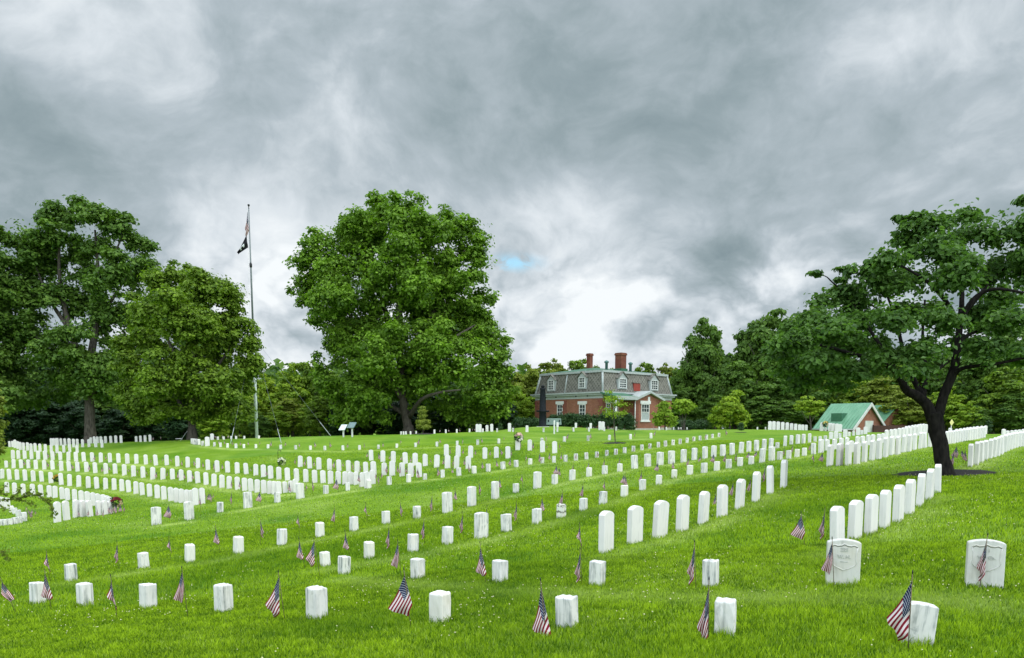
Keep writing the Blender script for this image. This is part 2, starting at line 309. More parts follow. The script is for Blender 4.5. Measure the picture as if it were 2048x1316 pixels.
# ------------------------------------------------------------------ mesh helpers
class MB:
    """collects boxes, bars, tubes and prisms, then links them as ONE mesh object"""
    def __init__(s):
        s.v = []; s.f = []; s.m = []; s.sm = []
    def add(s, vs, fs, m=0, smooth=False, M=None):
        o = len(s.v)
        s.v += [tuple(M @ Vector(v)) if M is not None else tuple(v) for v in vs]
        for f in fs:
            s.f.append(tuple(i + o for i in f)); s.m.append(m); s.sm.append(smooth)
        return s
    def box(s, x0, x1, y0, y1, z0, z1, m=0, M=None):
        vs = [(x0, y0, z0), (x1, y0, z0), (x1, y1, z0), (x0, y1, z0), (x0, y0, z1), (x1, y0, z1), (x1, y1, z1), (x0, y1, z1)]
        return s.add(vs, [(0, 3, 2, 1), (4, 5, 6, 7), (0, 1, 5, 4), (1, 2, 6, 5), (2, 3, 7, 6), (3, 0, 4, 7)], m, False, M)
    def prism(s, poly, y0, y1, m=0, M=None, smooth=False):
        """polygon in x,z pushed along y"""
        n = len(poly)
        vs = [(x, y0, z) for x, z in poly] + [(x, y1, z) for x, z in poly]
        fs = [tuple(range(n)), tuple(range(2 * n - 1, n - 1, -1))]
        fs += [(i, i + n, (i + 1) % n + n, (i + 1) % n) for i in range(n)]
        return s.add(vs, fs, m, smooth, M)
    def tube(s, pts, rad, seg=8, m=0, cap=True, wob=0.0):
        pts = [Vector(p) for p in pts]
        n = len(pts); o = len(s.v)
        up = Vector((0.13, 0.27, 0.95))
        for i, p in enumerate(pts):
            d = (pts[min(i + 1, n - 1)] - pts[max(i - 1, 0)]).normalized()
            a = d.cross(up)
            if a.length < 0.05:
                a = d.cross(Vector((1, 0, 0)))
            a.normalize(); b = d.cross(a).normalized()
            r = rad[i] if hasattr(rad, '__len__') else rad
            for k in range(seg):
                t = 2 * math.pi * k / seg
                rr = r * (1 + wob * math.sin(3 * t + i * 1.3) + wob * 0.6 * math.sin(5 * t - i * 0.7))
                s.v.append(tuple(p + a * math.cos(t) * rr + b * math.sin(t) * rr))
        for i in range(n - 1):
            for k in range(seg):
                s.f.append((o + i * seg + k, o + i * seg + (k + 1) % seg, o + (i + 1) * seg + (k + 1) % seg, o + (i + 1) * seg + k))
                s.m.append(m); s.sm.append(True)
        if cap:
            s.f.append(tuple(o + k for k in range(seg))[::-1]); s.m.append(m); s.sm.append(False)
            s.f.append(tuple(o + (n - 1) * seg + k for k in range(seg))); s.m.append(m); s.sm.append(False)
        return s
    def lathe(s, prof, seg=20, m=0, M=None):
        """profile of (radius, z)"""
        n = len(prof); vs = []; fs = []
        for r, z in prof:
            for k in range(seg):
                t = 2 * math.pi * k / seg
                vs.append((r * math.cos(t), r * math.sin(t), z))
        for i in range(n - 1):
            for k in range(seg):
                fs.append((i * seg + k, i * seg + (k + 1) % seg, (i + 1) * seg + (k + 1) % seg, (i + 1) * seg + k))
        fs.append(tuple(range(seg))[::-1]); fs.append(tuple((n - 1) * seg + k for k in range(seg)))
        return s.add(vs, fs, m, True, M)
    def mesh(s, name, mats):
        me = bpy.data.meshes.new(name)
        me.from_pydata(s.v, [], s.f)
        for mm in (mats if isinstance(mats, (list, tuple)) else [mats]):
            me.materials.append(mm)
        me.polygons.foreach_set('material_index', s.m)
        me.polygons.foreach_set('use_smooth', s.sm)
        me.update()
        return me
    def build(s, name, mats, parent=None, bevel=0.0):
        me = s.mesh(name, mats)
        if bevel:
            bevel_mesh(me, bevel)
        return link(name, me, parent)

def bevel_mesh(me, w, seg=2):
    bm = bmesh.new(); bm.from_mesh(me)
    es = [e for e in bm.edges if len(e.link_faces) == 2 and e.calc_face_angle(0) > 0.6]
    bmesh.ops.bevel(bm, geom=es, offset=w, segments=seg, affect='EDGES', profile=0.6, clamp_overlap=True)
    bm.to_mesh(me); bm.free()

def link(name, me, parent=None, loc=None):
    o = bpy.data.objects.new(name, me)
    COL.objects.link(o)
    if parent is not None:
        o.parent = parent
    if loc is not None:
        o.location = loc
    return o

def tag(o, label=None, cat=None, group=None, kind=None):
    if label: o['label'] = label
    if cat: o['category'] = cat
    if group: o['group'] = group
    if kind: o['kind'] = kind
    return o

def thing(name, label, cat, loc=(0, 0, 0), rz=0.0, group=None):
    o = bpy.data.objects.new(name, None)
    COL.objects.link(o)
    o.location = loc; o.rotation_euler = (0, 0, rz)
    o.empty_display_size = 0.2
    return tag(o, label, cat, group)

def np_mesh(name, V, F, mats, attrs=None, smooth=False):
    """V (n,3); F (m,k) all with the same k"""
    me = bpy.data.meshes.new(name)
    nf, k = F.shape
    me.vertices.add(len(V)); me.vertices.foreach_set('co', np.ascontiguousarray(V, np.float32).ravel())
    me.loops.add(nf * k); me.loops.foreach_set('vertex_index', np.ascontiguousarray(F, np.int32).ravel())
    me.polygons.add(nf)
    me.polygons.foreach_set('loop_start', np.arange(0, nf * k, k, dtype=np.int32))
    me.polygons.foreach_set('use_smooth', np.full(nf, smooth))
    for mm in (mats if isinstance(mats, (list, tuple)) else [mats]):
        me.materials.append(mm)
    for an, arr in (attrs or {}).items():
        at = me.attributes.new(an, 'FLOAT', 'POINT')
        at.data.foreach_set('value', np.ascontiguousarray(arr, np.float32))
    me.update(calc_edges=True)
    return me

# ------------------------------------------------------------------ materials
def mat(name, base=(0.5, 0.5, 0.5), rough=0.7, metal=0.0, spec=0.35):
    m = bpy.data.materials.new(name)
    m.use_nodes = True
    t = NT(m.node_tree)
    b = t.n['Principled BSDF']
    b.inputs['Base Color'].default_value = base + (1,)
    b.inputs['Roughness'].default_value = rough
    b.inputs['Metallic'].default_value = metal
    b.inputs['Specular IOR Level'].default_value = spec
    return m, t, b

def bump(t, b, h, strength=0.3, dist=0.01):
    nd = t.node('ShaderNodeBump')
    nd.inputs['Strength'].default_value = strength
    nd.inputs['Distance'].default_value = dist
    t.l.new(h, nd.inputs['Height'])
    t.l.new(nd.outputs[0], b.inputs['Normal'])

def noisy(name, c0, c1, scale, rough=0.8, detail=5, bs=0.2, bd=0.01, stretch=(1, 1, 1), lo=0.35, hi=0.65):
    m, t, b = mat(name, c0, rough)
    tc = t.node('ShaderNodeTexCoord')
    v = t.mapping(tc.outputs['Object'], stretch)
    n = t.noise(v, scale, detail)
    t.l.new(t.mix(t.mapr(n, lo, hi), c0, c1), b.inputs['Base Color'])
    if bs:
        bump(t, b, n, bs, bd)
    return m

def marble(name, white, grey, amount, stain=0.0, lichen=0.0, band=False):
    m, t, b = mat(name, white, 0.62, spec=0.3)
    tc = t.node('ShaderNodeTexCoord'); oi = t.node('ShaderNodeObjectInfo')
    off = t.node('ShaderNodeCombineXYZ')
    t.put(off.inputs[0], t.math('MULTIPLY', oi.outputs['Random'], 37.0))
    t.put(off.inputs[1], t.math('MULTIPLY', oi.outputs['Random'], 91.0))
    P = t.vmath('ADD', tc.outputs['Object'], off.outputs[0])
    streak = t.noise(t.mapping(P, (1.0, 1.0, 0.07)), 26, 5, 0.6, 0.3)
    vein = t.noise(t.mapping(P, (1, 1, 0.5), rot=(0.5, 0.3, 0.4)), 7, 6, 0.6, 1.8)
    cloud = t.noise(P, 5, 3)
    a = t.math('MULTIPLY', t.mapr(streak, 0.46, 0.68), t.mapr(cloud, 0.34, 0.6))
    a = t.math('MAXIMUM', a, t.math('MULTIPLY', t.mapr(vein, 0.57, 0.72), 0.75))
    own = t.mapr(t.math('FRACT', t.math('MULTIPLY', oi.outputs['Random'], 7.31)), 0, 1, 0.45, 1.0)
    a = t.math('MULTIPLY', t.math('MULTIPLY', a, own), amount, clamp=True)
    col = t.mix(a, white, grey)
    if stain:
        warm = t.mapr(t.noise(P, 3.2, 4), 0.5, 0.75)
        col = t.mix(t.math('MULTIPLY', warm, stain), col, (0.56, 0.45, 0.27))
    if lichen:
        l = t.mapr(t.noise(P, 14, 6, 0.65), 0.56, 0.66)
        l2 = t.mapr(t.noise(P, 4.5, 3), 0.45, 0.6)
        col = t.mix(t.math('MULTIPLY', t.math('MULTIPLY', l, l2), lichen), col, (0.13, 0.12, 0.08))
    if band:
        sep = t.node('ShaderNodeSeparateXYZ'); t.l.new(tc.outputs['Object'], sep.inputs[0])
        z = t.math('ADD', sep.outputs[2], t.math('MULTIPLY', t.math('SUBTRACT', t.noise(P, 16, 5, 0.7), 0.5), 0.14))
        k = t.math('MAXIMUM', t.math('LESS_THAN', t.math('ABSOLUTE', t.math('SUBTRACT', z, 0.13)), 0.016),
                   t.math('MULTIPLY', t.math('GREATER_THAN', z, 0.225), t.mapr(t.noise(P, 30, 4), 0.45, 0.55)))
        col = t.mix(t.math('MULTIPLY', k, 0.85), col, (0.10, 0.09, 0.06))
    t.l.new(col, b.inputs['Base Color'])
    bump(t, b, t.noise(P, 60, 5, 0.65), 0.25, 0.004)
    return m

WHITE = (0.70, 0.655, 0.65)
M_STONE = marble("white_marble", WHITE, (0.44, 0.43, 0.43), 0.65)
M_OLD = marble("weathered_marble", (0.70, 0.665, 0.655), (0.28, 0.29, 0.29), 1.5, 0.12, 0.2)
M_BLOCK = marble("veined_marble", (0.70, 0.665, 0.655), (0.22, 0.235, 0.235), 1.9, 0.18, 0.35)
M_BROKEN = marble("stained_marble", (0.72, 0.70, 0.64), (0.36, 0.35, 0.30), 1.0, 0.35, 0.7, band=True)
M_WARM = marble("cream_marble", (0.73, 0.69, 0.655), (0.48, 0.46, 0.43), 0.7, 0.3)

def leaf_mat(name, dark, light, trans=0.35, hue_noise=0.5):
    m = bpy.data.materials.new(name); m.use_nodes = True
    t = NT(m.node_tree); t.n.clear()
    at = t.node('ShaderNodeAttribute', attribute_name='tint')
    col = t.mix(at.outputs['Fac'], dark, light)
    d = t.node('ShaderNodeBsdfPrincipled')
    t.l.new(col, d.inputs['Base Color'])
    d.inputs['Roughness'].default_value = 0.55
    d.inputs['Specular IOR Level'].default_value = 0.22
    tr = t.node('ShaderNodeBsdfTranslucent')
    t.l.new(t.mix(1.0, col, (1.15, 1.35, 0.5), 'MULTIPLY'), tr.inputs['Color'])
    mx = t.node('ShaderNodeMixShader'); mx.inputs[0].default_value = trans
    t.l.new(d.outputs[0], mx.inputs[1]); t.l.new(tr.outputs[0], mx.inputs[2])
    out = t.node('ShaderNodeOutputMaterial')
    t.l.new(mx.outputs[0], out.inputs['Surface'])
    return m

L_DARK = leaf_mat("dark_leaves", (0.038, 0.090, 0.018), (0.155, 0.26, 0.034))
L_MID = leaf_mat("mid_leaves", (0.030, 0.072, 0.010), (0.25, 0.37, 0.030))
L_BRIGHT = leaf_mat("bright_leaves", (0.085, 0.17, 0.012), (0.33, 0.45, 0.035))
L_TULIP = leaf_mat("tulip_leaves", (0.030, 0.075, 0.010), (0.25, 0.42, 0.034))
L_DEEP = leaf_mat("deep_shade_leaves", (0.008, 0.026, 0.009), (0.030, 0.075, 0.020), 0.12)  # shade below the big trees painted in as near-black leaf colour
L_YELLOW = leaf_mat("yellow_green_leaves", (0.10, 0.19, 0.012), (0.36, 0.46, 0.03))
L_OLIVE = leaf_mat("olive_leaves", (0.085, 0.13, 0.016), (0.30, 0.35, 0.045))
L_BLUE = leaf_mat("blue_green_needles", (0.024, 0.062, 0.020), (0.10, 0.18, 0.045), 0.15)
L_HEDGE = leaf_mat("hedge_leaves", (0.012, 0.036, 0.012), (0.045, 0.10, 0.022), 0.15)
L_BIG = leaf_mat("broad_dark_leaves", (0.030, 0.075, 0.020), (0.14, 0.25, 0.05), 0.4)

M_BARK = noisy("grey_brown_bark", (0.032, 0.026, 0.020), (0.085, 0.072, 0.058), 9, 0.95, 6, 0.6, 0.03, (1, 1, 0.2))
M_BARK_DARK = noisy("dark_bark", (0.008, 0.007, 0.007), (0.022, 0.019, 0.017), 14, 0.92, 6, 0.7, 0.02, (1, 1, 0.35))
for _m in (M_BARK_DARK,):
    _m.node_tree.nodes['Principled BSDF'].inputs['Specular IOR Level'].default_value = 0.05
M_MULCH = noisy("dark_mulch", (0.012, 0.010, 0.010), (0.03, 0.024, 0.02), 40, 0.95, 6, 0.8, 0.03)

# ------------------------------------------------------------------ headstones and blocks
def slab_mesh(name, W, T, H, rise, m, bev=0.012, lean=0.0):
    poly = [(-W / 2, -0.10), (W / 2, -0.10), (W / 2, H - rise)]
    n = 10
    for i in range(1, n):
        a = i / n
        x = W / 2 - W * a
        poly.append((x, H - rise + rise * math.sin(math.pi * a) ** 0.75))
    poly.append((-W / 2, H - rise))
    mb = MB().prism(poly[::-1], -T / 2, T / 2)
    me = mb.mesh(name, m)
    bm = bmesh.new(); bm.from_mesh(me)
    bmesh.ops.recalc_face_normals(bm, faces=bm.faces)
    es = [e for e in bm.edges if len(e.link_faces) == 2 and e.calc_face_angle(0) > 1.0]
    bmesh.ops.bevel(bm, geom=es, offset=bev, segments=2, affect='EDGES', profile=0.55, clamp_overlap=True)
    for f in bm.faces:
        f.smooth = False
    bm.to_mesh(me); bm.free()
    return me

def block_mesh(name, w, d, H, m, seed):
    rr = random.Random(seed)
    bm = bmesh.new()
    bmesh.ops.create_cube(bm, size=1.0)
    for v in bm.verts:
        v.co.x *= w; v.co.y *= d
        v.co.z = H if v.co.z > 0 else -0.10
        if v.co.z > 0:
            v.co.z += rr.uniform(-0.006, 0.006); v.co.x *= rr.uniform(0.95, 1.0); v.co.y *= rr.uniform(0.95, 1.0)
    bmesh.ops.bevel(bm, geom=[e for e in bm.edges], offset=rr.uniform(0.010, 0.018), segments=2, affect='EDGES', profile=0.5)
    bmesh.ops.subdivide_edges(bm, edges=[e for e in bm.edges if e.calc_length() > 0.06], cuts=3, use_grid_fill=True)
    for v in bm.verts:
        k = math.sin(v.co.x * 61 + seed) * math.sin(v.co.z * 47 + seed * 2) * math.sin(v.co.y * 53 - seed)
        v.co += Vector((v.co.x, v.co.y, 0)).normalized() * k * 0.004
        if v.co.z > H - 0.05:
            v.co.z += 0.004 * math.sin(v.co.x * 90 + seed) - 0.003 * abs(math.sin(v.co.y * 70 + seed * 3))
    me = bpy.data.meshes.new(name)
    bm.to_mesh(me); bm.free()
    me.materials.append(m)
    for p in me.polygons:
        p.use_smooth = False
    return me

HT, HM, HB = 0.60, 0.48, 0.28
T_MESH = [slab_mesh("headstone", 0.285 + d, 0.105, HT, 0.058, M_STONE) for d in (0.0, 0.006, -0.008)]
M_MESH = [slab_mesh("old_headstone", 0.255, 0.125, HM, 0.022, M_OLD, 0.012), slab_mesh("old_headstone", 0.25, 0.13, HM, 0.016, M_OLD, 0.014)]
B_MESH = [block_mesh("stone_block", 0.152, 0.152, HB, mm, i) for i, mm in enumerate((M_BLOCK, M_BLOCK, M_OLD, M_WARM))]

ORD = ['', 'first', 'second', 'third', 'fourth', 'fifth', 'sixth', 'seventh', 'eighth', 'ninth', 'tenth', 'eleventh', 'twelfth', 'thirteenth',
       'fourteenth', 'fifteenth', 'sixteenth', 'seventeenth', 'eighteenth', 'nineteenth']
TENS = {2: ('twenty', 'twentieth'), 3: ('thirty', 'thirtieth'), 4: ('forty', 'fortieth'), 5: ('fifty', 'fiftieth')}
def ordinal(n):
    if n < 20:
        return ORD[n]
    a, b = divmod(n, 10)
    return TENS[a][1] if b == 0 else TENS[a][0] + '-' + ORD[b]

ROWNAME = {
    'A': 'front row of low blocks', 'D': 'second row from the front', 'C': 'third row from the front', 'B': 'fourth row from the front',
    'l': 'fifth row from the front', 'E': 'tall row crossing the middle lawn', 'F': 'tall row below the big dark tree',
    'G': 'long tall row passing behind the big trunk', 'H': 'tall row at the far right edge', 'f': 'lowest long curve on the left slope',
    'f2': 'short stub below the bouquet and flag cluster', 'g': 'small low curve at the left edge', 'e': 'second curve up the left slope',
    'd': 'third curve up the left slope', 'c': 'fourth curve up the left slope', 'b': 'fifth curve up the left slope',
    'a': 'upper left cluster below the maple trunk', 'z': 'top left line at the maple trunk', 'h': 'fifteen stone line right of the hook wreath',
    'i': 'line starting under the information panels', 'j': 'line passing under the pink wreath', 'k': 'thin block row along the upper lawn',
    'y': 'crest line near the flagpole foot', 'r': 'crest line below the tulip tree and cannon', 'q': 'last line in front of the brick house',
    'p': 'crest line beside the green roofed shed', 'm': 'mixed line in front of the shed gable', 'n': 'line behind the long tall row', 'o': 'farthest line behind the trunk'}
# how a row's stones turn: 'T' along the row, a number = degrees turned from facing the viewer
ROWTURN = {'A': 'T', 'D': 'T', 'C': 'T', 'B': 'T', 'l': 'T', 'E': 'T', 'F': 'T', 'G': 'W47', 'H': 'W51', 'f': 14, 'f2': 38, 'g': 20, 'e': 14, 'd': 12, 'c': 12,
           'b': 10, 'a': 10, 'z': 8, 'h': 10, 'i': 10, 'j': 6, 'k': 12, 'y': 10, 'r': 8, 'q': 12, 'p': 16, 'm': 18, 'n': 60, 'o': 60}

NARROW = {'c': .78, 'd': .76, 'h': .82, 'i': .85, 'j': .86, 'e': .70, 'f': .68, 'f2': .68, 'b': .68, 'a': .66, 'z': .70, 'r': .84, 'q': .8}
STONES = {}                    # row -> list of (point, depth, px, base y, top y, kind, ordinal)
allst = []
for key, lst in ROWS.items():
    pts = []
    for k, x, b, t in lst:
        p, D = on_ground(x, b)
        pts.append([p, D, x, b, t, k, 0])
    for n, i in enumerate(sorted(range(len(pts)), key=lambda i: pts[i][2])):
        pts[i][6] = n + 1
    STONES[key] = pts
    for i, s in enumerate(pts):
        allst.append((key, i, s))

# the three hundred tall stones that show largest are things of their own; the farthest rest is one mass
tall = sorted([(s[4] - s[3], key, i) for key, i, s in allst if s[5] != 'B'])
single = set((key, i) for _, key, i in tall[:300])
far_mb = MB()

def stone_yaw(key, i):
    pts = STONES[key]; p = pts[i][0]
    mode = ROWTURN[key]
    az = math.atan2(p.x, p.y)
    if isinstance(mode, str) and mode[0] == 'W':
        return R(float(mode[1:]))
    if mode == 'T':
        a = pts[max(0, i - 1)][0]; b = pts[min(len(pts) - 1, i + 1)][0]
        y = math.atan2(b.y - a.y, b.x - a.x)
        if pts[i][5] == 'B' and key == 'l' and pts[i][2] > 1100:
            y = -az + R(14)
        return y
    return -az + R(mode)

KINDNAME = {'T': 'white round-topped headstone', 'M': 'short weathered headstone', 'B': 'low square marble block', 'S': 'wide headstone with raised shield', 'U': 'narrow leaning slab'}
shield_spots = []
for key, i, s in allst:
    p, D, x, b, t, k, n = s
    rr = random.Random(hash((x, b)) % 100003)
    hpx = b - t
    Hm = hpx * D / F_PX
    kk = 'T' if k == 'S' else k
    ref = ROWH.get(key + k, {'T': .6, 'B': .28, 'M': .48}.get(k, .4))
    Hm = min(max(Hm, ref * 0.8), ref * 1.22)
    yaw = stone_yaw(key, i) + R(rr.uniform(-3, 3) * (1.6 if k == 'B' else 1))
    tilt = (R(rr.gauss(0, 1.3)), R(rr.gauss(0, 1.3)))
    label = '%s, %s in the %s' % (KINDNAME[k], ordinal(n), ROWNAME[key])
    grp = 'markers of the ' + ROWNAME[key]
    if k == 'S':
        shield_spots.append((s, Hm, yaw)); continue
    if k == 'T':
        me, H0, nm, cat = T_MESH[rr.randrange(3)], HT, 'headstone', 'headstone'
    elif k == 'M':
        me, H0, nm, cat = M_MESH[rr.randrange(2)], HM, 'old_headstone', 'headstone'
    elif k == 'U':
        me, H0, nm, cat = M_MESH[0], HM, 'old_headstone', 'headstone'
    else:
        me, H0, nm, cat = B_MESH[rr.randrange(4)], HB, 'stone_block', 'marker block'
    if k != 'B' and (key, i) not in single:
        sz = Hm / H0
        M = Matrix.Translation(p) @ Matrix.Rotation(yaw, 4, 'Z') @ Matrix.Diagonal((sz ** .5 * NARROW.get(key, 1.0), sz ** .5 * NARROW.get(key, 1.0), sz, 1))
        far_mb.add([v.co for v in me.vertices], [tuple(q.vertices) for q in me.polygons], 0, False, M)
        continue
    if key == 'C' and abs(x - 1122.5) < 1:
        me = block_mesh("stone_block", 0.165, 0.152, HB, M_BROKEN, 11)
        label = 'low marble block cracked and darkly stained, %s from left in the third row' % ordinal(n)
    o = link(nm, me, None, p)
    sz = Hm / H0
    sxy = min(max(sz ** 0.5, 0.85), 1.18)
    if k == 'B':
        sxy = min(max(sz ** 0.4, 0.9), 1.12)
    if k == 'U':
        sxy = 0.86; yaw = R(-14); tilt = (0.0, R(4.5))
    o.scale = (sxy * NARROW.get(key, 1.0), sxy, sz)
    o.rotation_euler = (tilt[0], tilt[1], yaw)
    tag(o, label, cat, grp)
if far_mb.v:
    o = far_mb.build('headstone_mass', M_STONE)
    tag(o, 'farthest white headstones massed along the crest of the lawn', 'headstones', kind='stuff')

# ---- the two wide stones with a shield in relief, seen near the right edge
def text_mesh(txt, size, depth):
    cu = bpy.data.curves.new('letters', 'FONT')
    cu.body = txt; cu.size = size; cu.extrude = depth; cu.align_x = 'CENTER'; cu.resolution_u = 2; cu.offset = 0.0012
    ob = bpy.data.objects.new('letters', cu)
    COL.objects.link(ob)
    dg = bpy.context.evaluated_depsgraph_get()
    me = bpy.data.meshes.new_from_object(ob.evaluated_get(dg))
    bpy.data.objects.remove(ob)
    return me

M_SHIELD = marble("grey_marble", (0.60, 0.575, 0.55), (0.36, 0.35, 0.33), 0.9, 0.25, 0.25)
M_RECESS_SHADE = noisy("recess_shadow_paint", (0.10, 0.10, 0.085), (0.2, 0.2, 0.17), 30, 0.9)  # dark colour standing in for the shadow of the shield recess
M_LETTER = noisy("weathered_letter", (0.34, 0.34, 0.31), (0.5, 0.5, 0.46), 40, 0.9)
def shield_stone(s, Hm, lines, label, yaw):
    p, D, x, b, t, k, n = s
    H, W, T = 0.46, 0.315, 0.10
    root = thing('shield_headstone', label, 'headstone', p, yaw, 'wide headstones with a raised shield')
    body = slab_mesh("stone_slab", W, T, H, 0.030, M_SHIELD, 0.010)
    link('stone_slab', body, root)
    # border of the shield: a raised bead, and a dark strip painting the recess shadow under its top
    fy = -T / 2
    w = W * 0.40
    top = [(-w, .385), (-w * .72, .402), (-w * .5, .393), (-w * .22, .397), (0, .412), (w * .22, .397), (w * .5, .393), (w * .72, .402), (w, .385)]
    side = [(w, .385), (w * .90, .33), (w * .86, .28), (w * .95, .235), (w * .80, .205), (w * .35, .175), (0, .155)]
    mb = MB()
    pr = [(a, fy, z) for a, z in side]
    pl = [(-a, fy, z) for a, z in side]
    mb.tube(pr, 0.0065, 6); mb.tube(pl, 0.0065, 6)
    mb.tube([(a, fy + 0.001, z + 0.006) for a, z in top], 0.007, 6)
    sh = mb.build('shield_relief', M_SHIELD, root)
    g = MB()
    for q in range(len(top) - 1):
        (a0, z0), (a1, z1) = top[q], top[q + 1]
        g.add([(a0, fy - 0.002, z0 - 0.006), (a1, fy - 0.002, z1 - 0.006), (a1, fy - 0.002, z1 + 0.001), (a0, fy - 0.002, z0 + 0.001)], [(0, 1, 2, 3)])
    g.build('shield_shadow_strip', M_RECESS_SHADE, sh)
    for txt, z, size in lines:
        if txt == '-':
            me = MB().box(-0.034, 0.034, fy - 0.004, fy - 0.0005, z, z + 0.010).mesh('inscription', M_LETTER)
            link('inscription', me, root); continue
        me = text_mesh(txt, size, 0.003)
        me.materials.clear(); me.materials.append(M_LETTER)
        o = link('inscription', me, root, (0, fy - 0.003, z))
        o.rotation_euler = (R(90), 0, 0)
    root.scale = (1, 1, Hm / H)
    return root
for (s, Hm, yaw), lines, label in zip(shield_spots, (
        [('222', .345, .048), ('W. N.', .275, .048), ('-', .235, .05)],
        [('2 1', .345, .048), ('W.  Ga.', .275, .048)]),
        ('wide grey headstone with raised shield and 222, stained foot, flag at its side',
         'wide pale headstone with raised shield, flag across its middle, near the right edge')):
    x = s[2]
    az = math.atan2(s[0].x, s[0].y)
    shield_stone(s, Hm, lines, label, -az + R(8 if x < 1800 else 10))

# ------------------------------------------------------------------ small flags on sticks
def flag_cloth_mat():
    m, t, b = mat("flag_cloth", (0.7, 0.7, 0.7), 0.75, spec=0.15)
    uv = t.node('ShaderNodeUVMap', uv_map='UVMap')
    sep = t.node('ShaderNodeSeparateXYZ'); t.l.new(uv.outputs[0], sep.inputs[0])
    u, v = sep.outputs[0], sep.outputs[1]
    stripe = t.math('MODULO', t.math('FLOOR', t.math('MULTIPLY', v, 13.0)), 2.0)
    col = t.mix(stripe, (0.17, 0.005, 0.018), (0.56, 0.48, 0.48))
    # stars: a staggered grid of dots inside the canton
    cu = t.math('MULTIPLY', u, 6.0 / 0.40)
    cv = t.math('MULTIPLY', v, 5.0 / (7 / 13))
    def dots(ou, ov):
        a = t.math('SUBTRACT', t.math('FRACT', t.math('ADD', cu, ou)), 0.5)
        c = t.math('SUBTRACT', t.math('FRACT', t.math('ADD', cv, ov)), 0.5)
        d = t.math('SQRT', t.math('ADD', t.math('MULTIPLY', a, a), t.math('MULTIPLY', c, c)))
        return t.math('LESS_THAN', d, 0.155)
    star = t.math('MAXIMUM', dots(0, 0), dots(0.5, 0.5))
    canton = t.math('MULTIPLY', t.math('LESS_THAN', u, 0.40), t.math('LESS_THAN', v, 7 / 13))
    col = t.mix(canton, col, t.mix(star, (0.006, 0.012, 0.055), (0.62, 0.62, 0.64)))
    t.l.new(col, b.inputs['Base Color'])
    return m
M_FLAG = flag_cloth_mat()
M_STAFF = noisy("stick_wood", (0.07, 0.055, 0.03), (0.16, 0.12, 0.07), 60, 0.7, 4, 0.0, 0.01, (1, 1, 0.1))
M_BLACK = mat("black_paint", (0.010, 0.012, 0.012), 0.45)[0]

# corners in metres from the tip: hoist top, fly top, fly bottom, hoist bottom; then fold depth and fold count
CLOTH = {
    'wide':   ((0, 0), (-.135, -.275), (.015, -.355), (.060, -.255), .012, 1.3),
    'slim':   ((0, 0), (-.125, -.255), (-.055, -.41), (-.005, -.36), .020, 2.0),
    'thin':   ((0, 0), (-.060, -.26), (-.035, -.42), (.002, -.34), .030, 2.6),
    'drape':  ((0, 0), (.125, -.235), (.060, -.265), (-.016, -.155), .018, 1.6),
    'lean':   ((0, 0), (-.050, -.27), (.020, -.345), (.065, -.31), .016, 1.8),
    'twist':  ((0, 0), (-.045, -.16), (.045, -.34), (.030, -.30), .035, 2.3),
    'tuck':   ((0, 0), (-.095, -.30), (-.010, -.375), (.010, -.17), .022, 2.0),
}
def cloth_mesh(name, spec, mirror=1, nu=12, nv=14, sc=1.0, mats=None):
    h0, f0, f1, h1, amp, cnt = spec
    V, UV, Fc = [], [], []
    for j in range(nv + 1):
        v = j / nv
        for i in range(nu + 1):
            u = i / nu
            bx = [(1 - u) * (1 - v) * h0[c] + u * (1 - v) * f0[c] + u * v * f1[c] + (1 - u) * v * h1[c] for c in (0, 1)]
            sag = math.sin(math.pi * u) * 0.012 * (1 - v)
            dx = 0.010 * math.sin(6.28 * (cnt * 0.5 * v + 0.6 * u)) * u
            y = amp * math.sin(6.28 * cnt * v + 1.7 * u) * (0.25 + 0.75 * u) + 0.012 * math.sin(4.4 * u + 3 * v)
            V.append(((bx[0] + dx) * mirror * sc, (-0.006 + y) * sc, (bx[1] - sag) * sc))
            UV.append((u, v))
    for j in range(nv):
        for i in range(nu):
            a = j * (nu + 1) + i
            Fc.append((a, a + 1, a + nu + 2, a + nu + 1))
    me = bpy.data.meshes.new(name)
    me.from_pydata(V, [], Fc)
    uvl = me.uv_layers.new(name='UVMap')
    for lp in me.loops:
        uvl.data[lp.index].uv = UV[lp.vertex_index]
    me.polygons.foreach_set('use_smooth', [True] * len(Fc))
    me.materials.append(mats or M_FLAG)
    me.update()
    return me
CM = {}
def cloth(kind, mirror):
    if (kind, mirror) not in CM:
        CM[(kind, mirror)] = cloth_mesh('cloth', CLOTH[kind], mirror)
    return CM[(kind, mirror)]

used_flag_labels = {}
def nearest_stone(px, py):
    best = None
    for key, i, s in allst:
        d = abs(s[2] - px) + 2.2 * abs(s[3] - py)
        if best is None or d < best[0]:
            best = (d, key, s)
    return best[1], best[2]
def flag_label(px, py):
    key, s = nearest_stone(px, py)
    side = 'left of' if px < s[2] - 2.5 else 'right of' if px > s[2] + 2.5 else 'in front of' if py > s[3] - 1 else 'behind'
    lb = 'small flag %s %s stone, %s' % (side, ordinal(s[6]), ROWNAME[key])
    n = used_flag_labels.get(lb, 0); used_flag_labels[lb] = n + 1
    if n:
        lb = ordinal(n + 1) + ' ' + lb
    return lb, 'flags among the ' + ROWNAME[key]

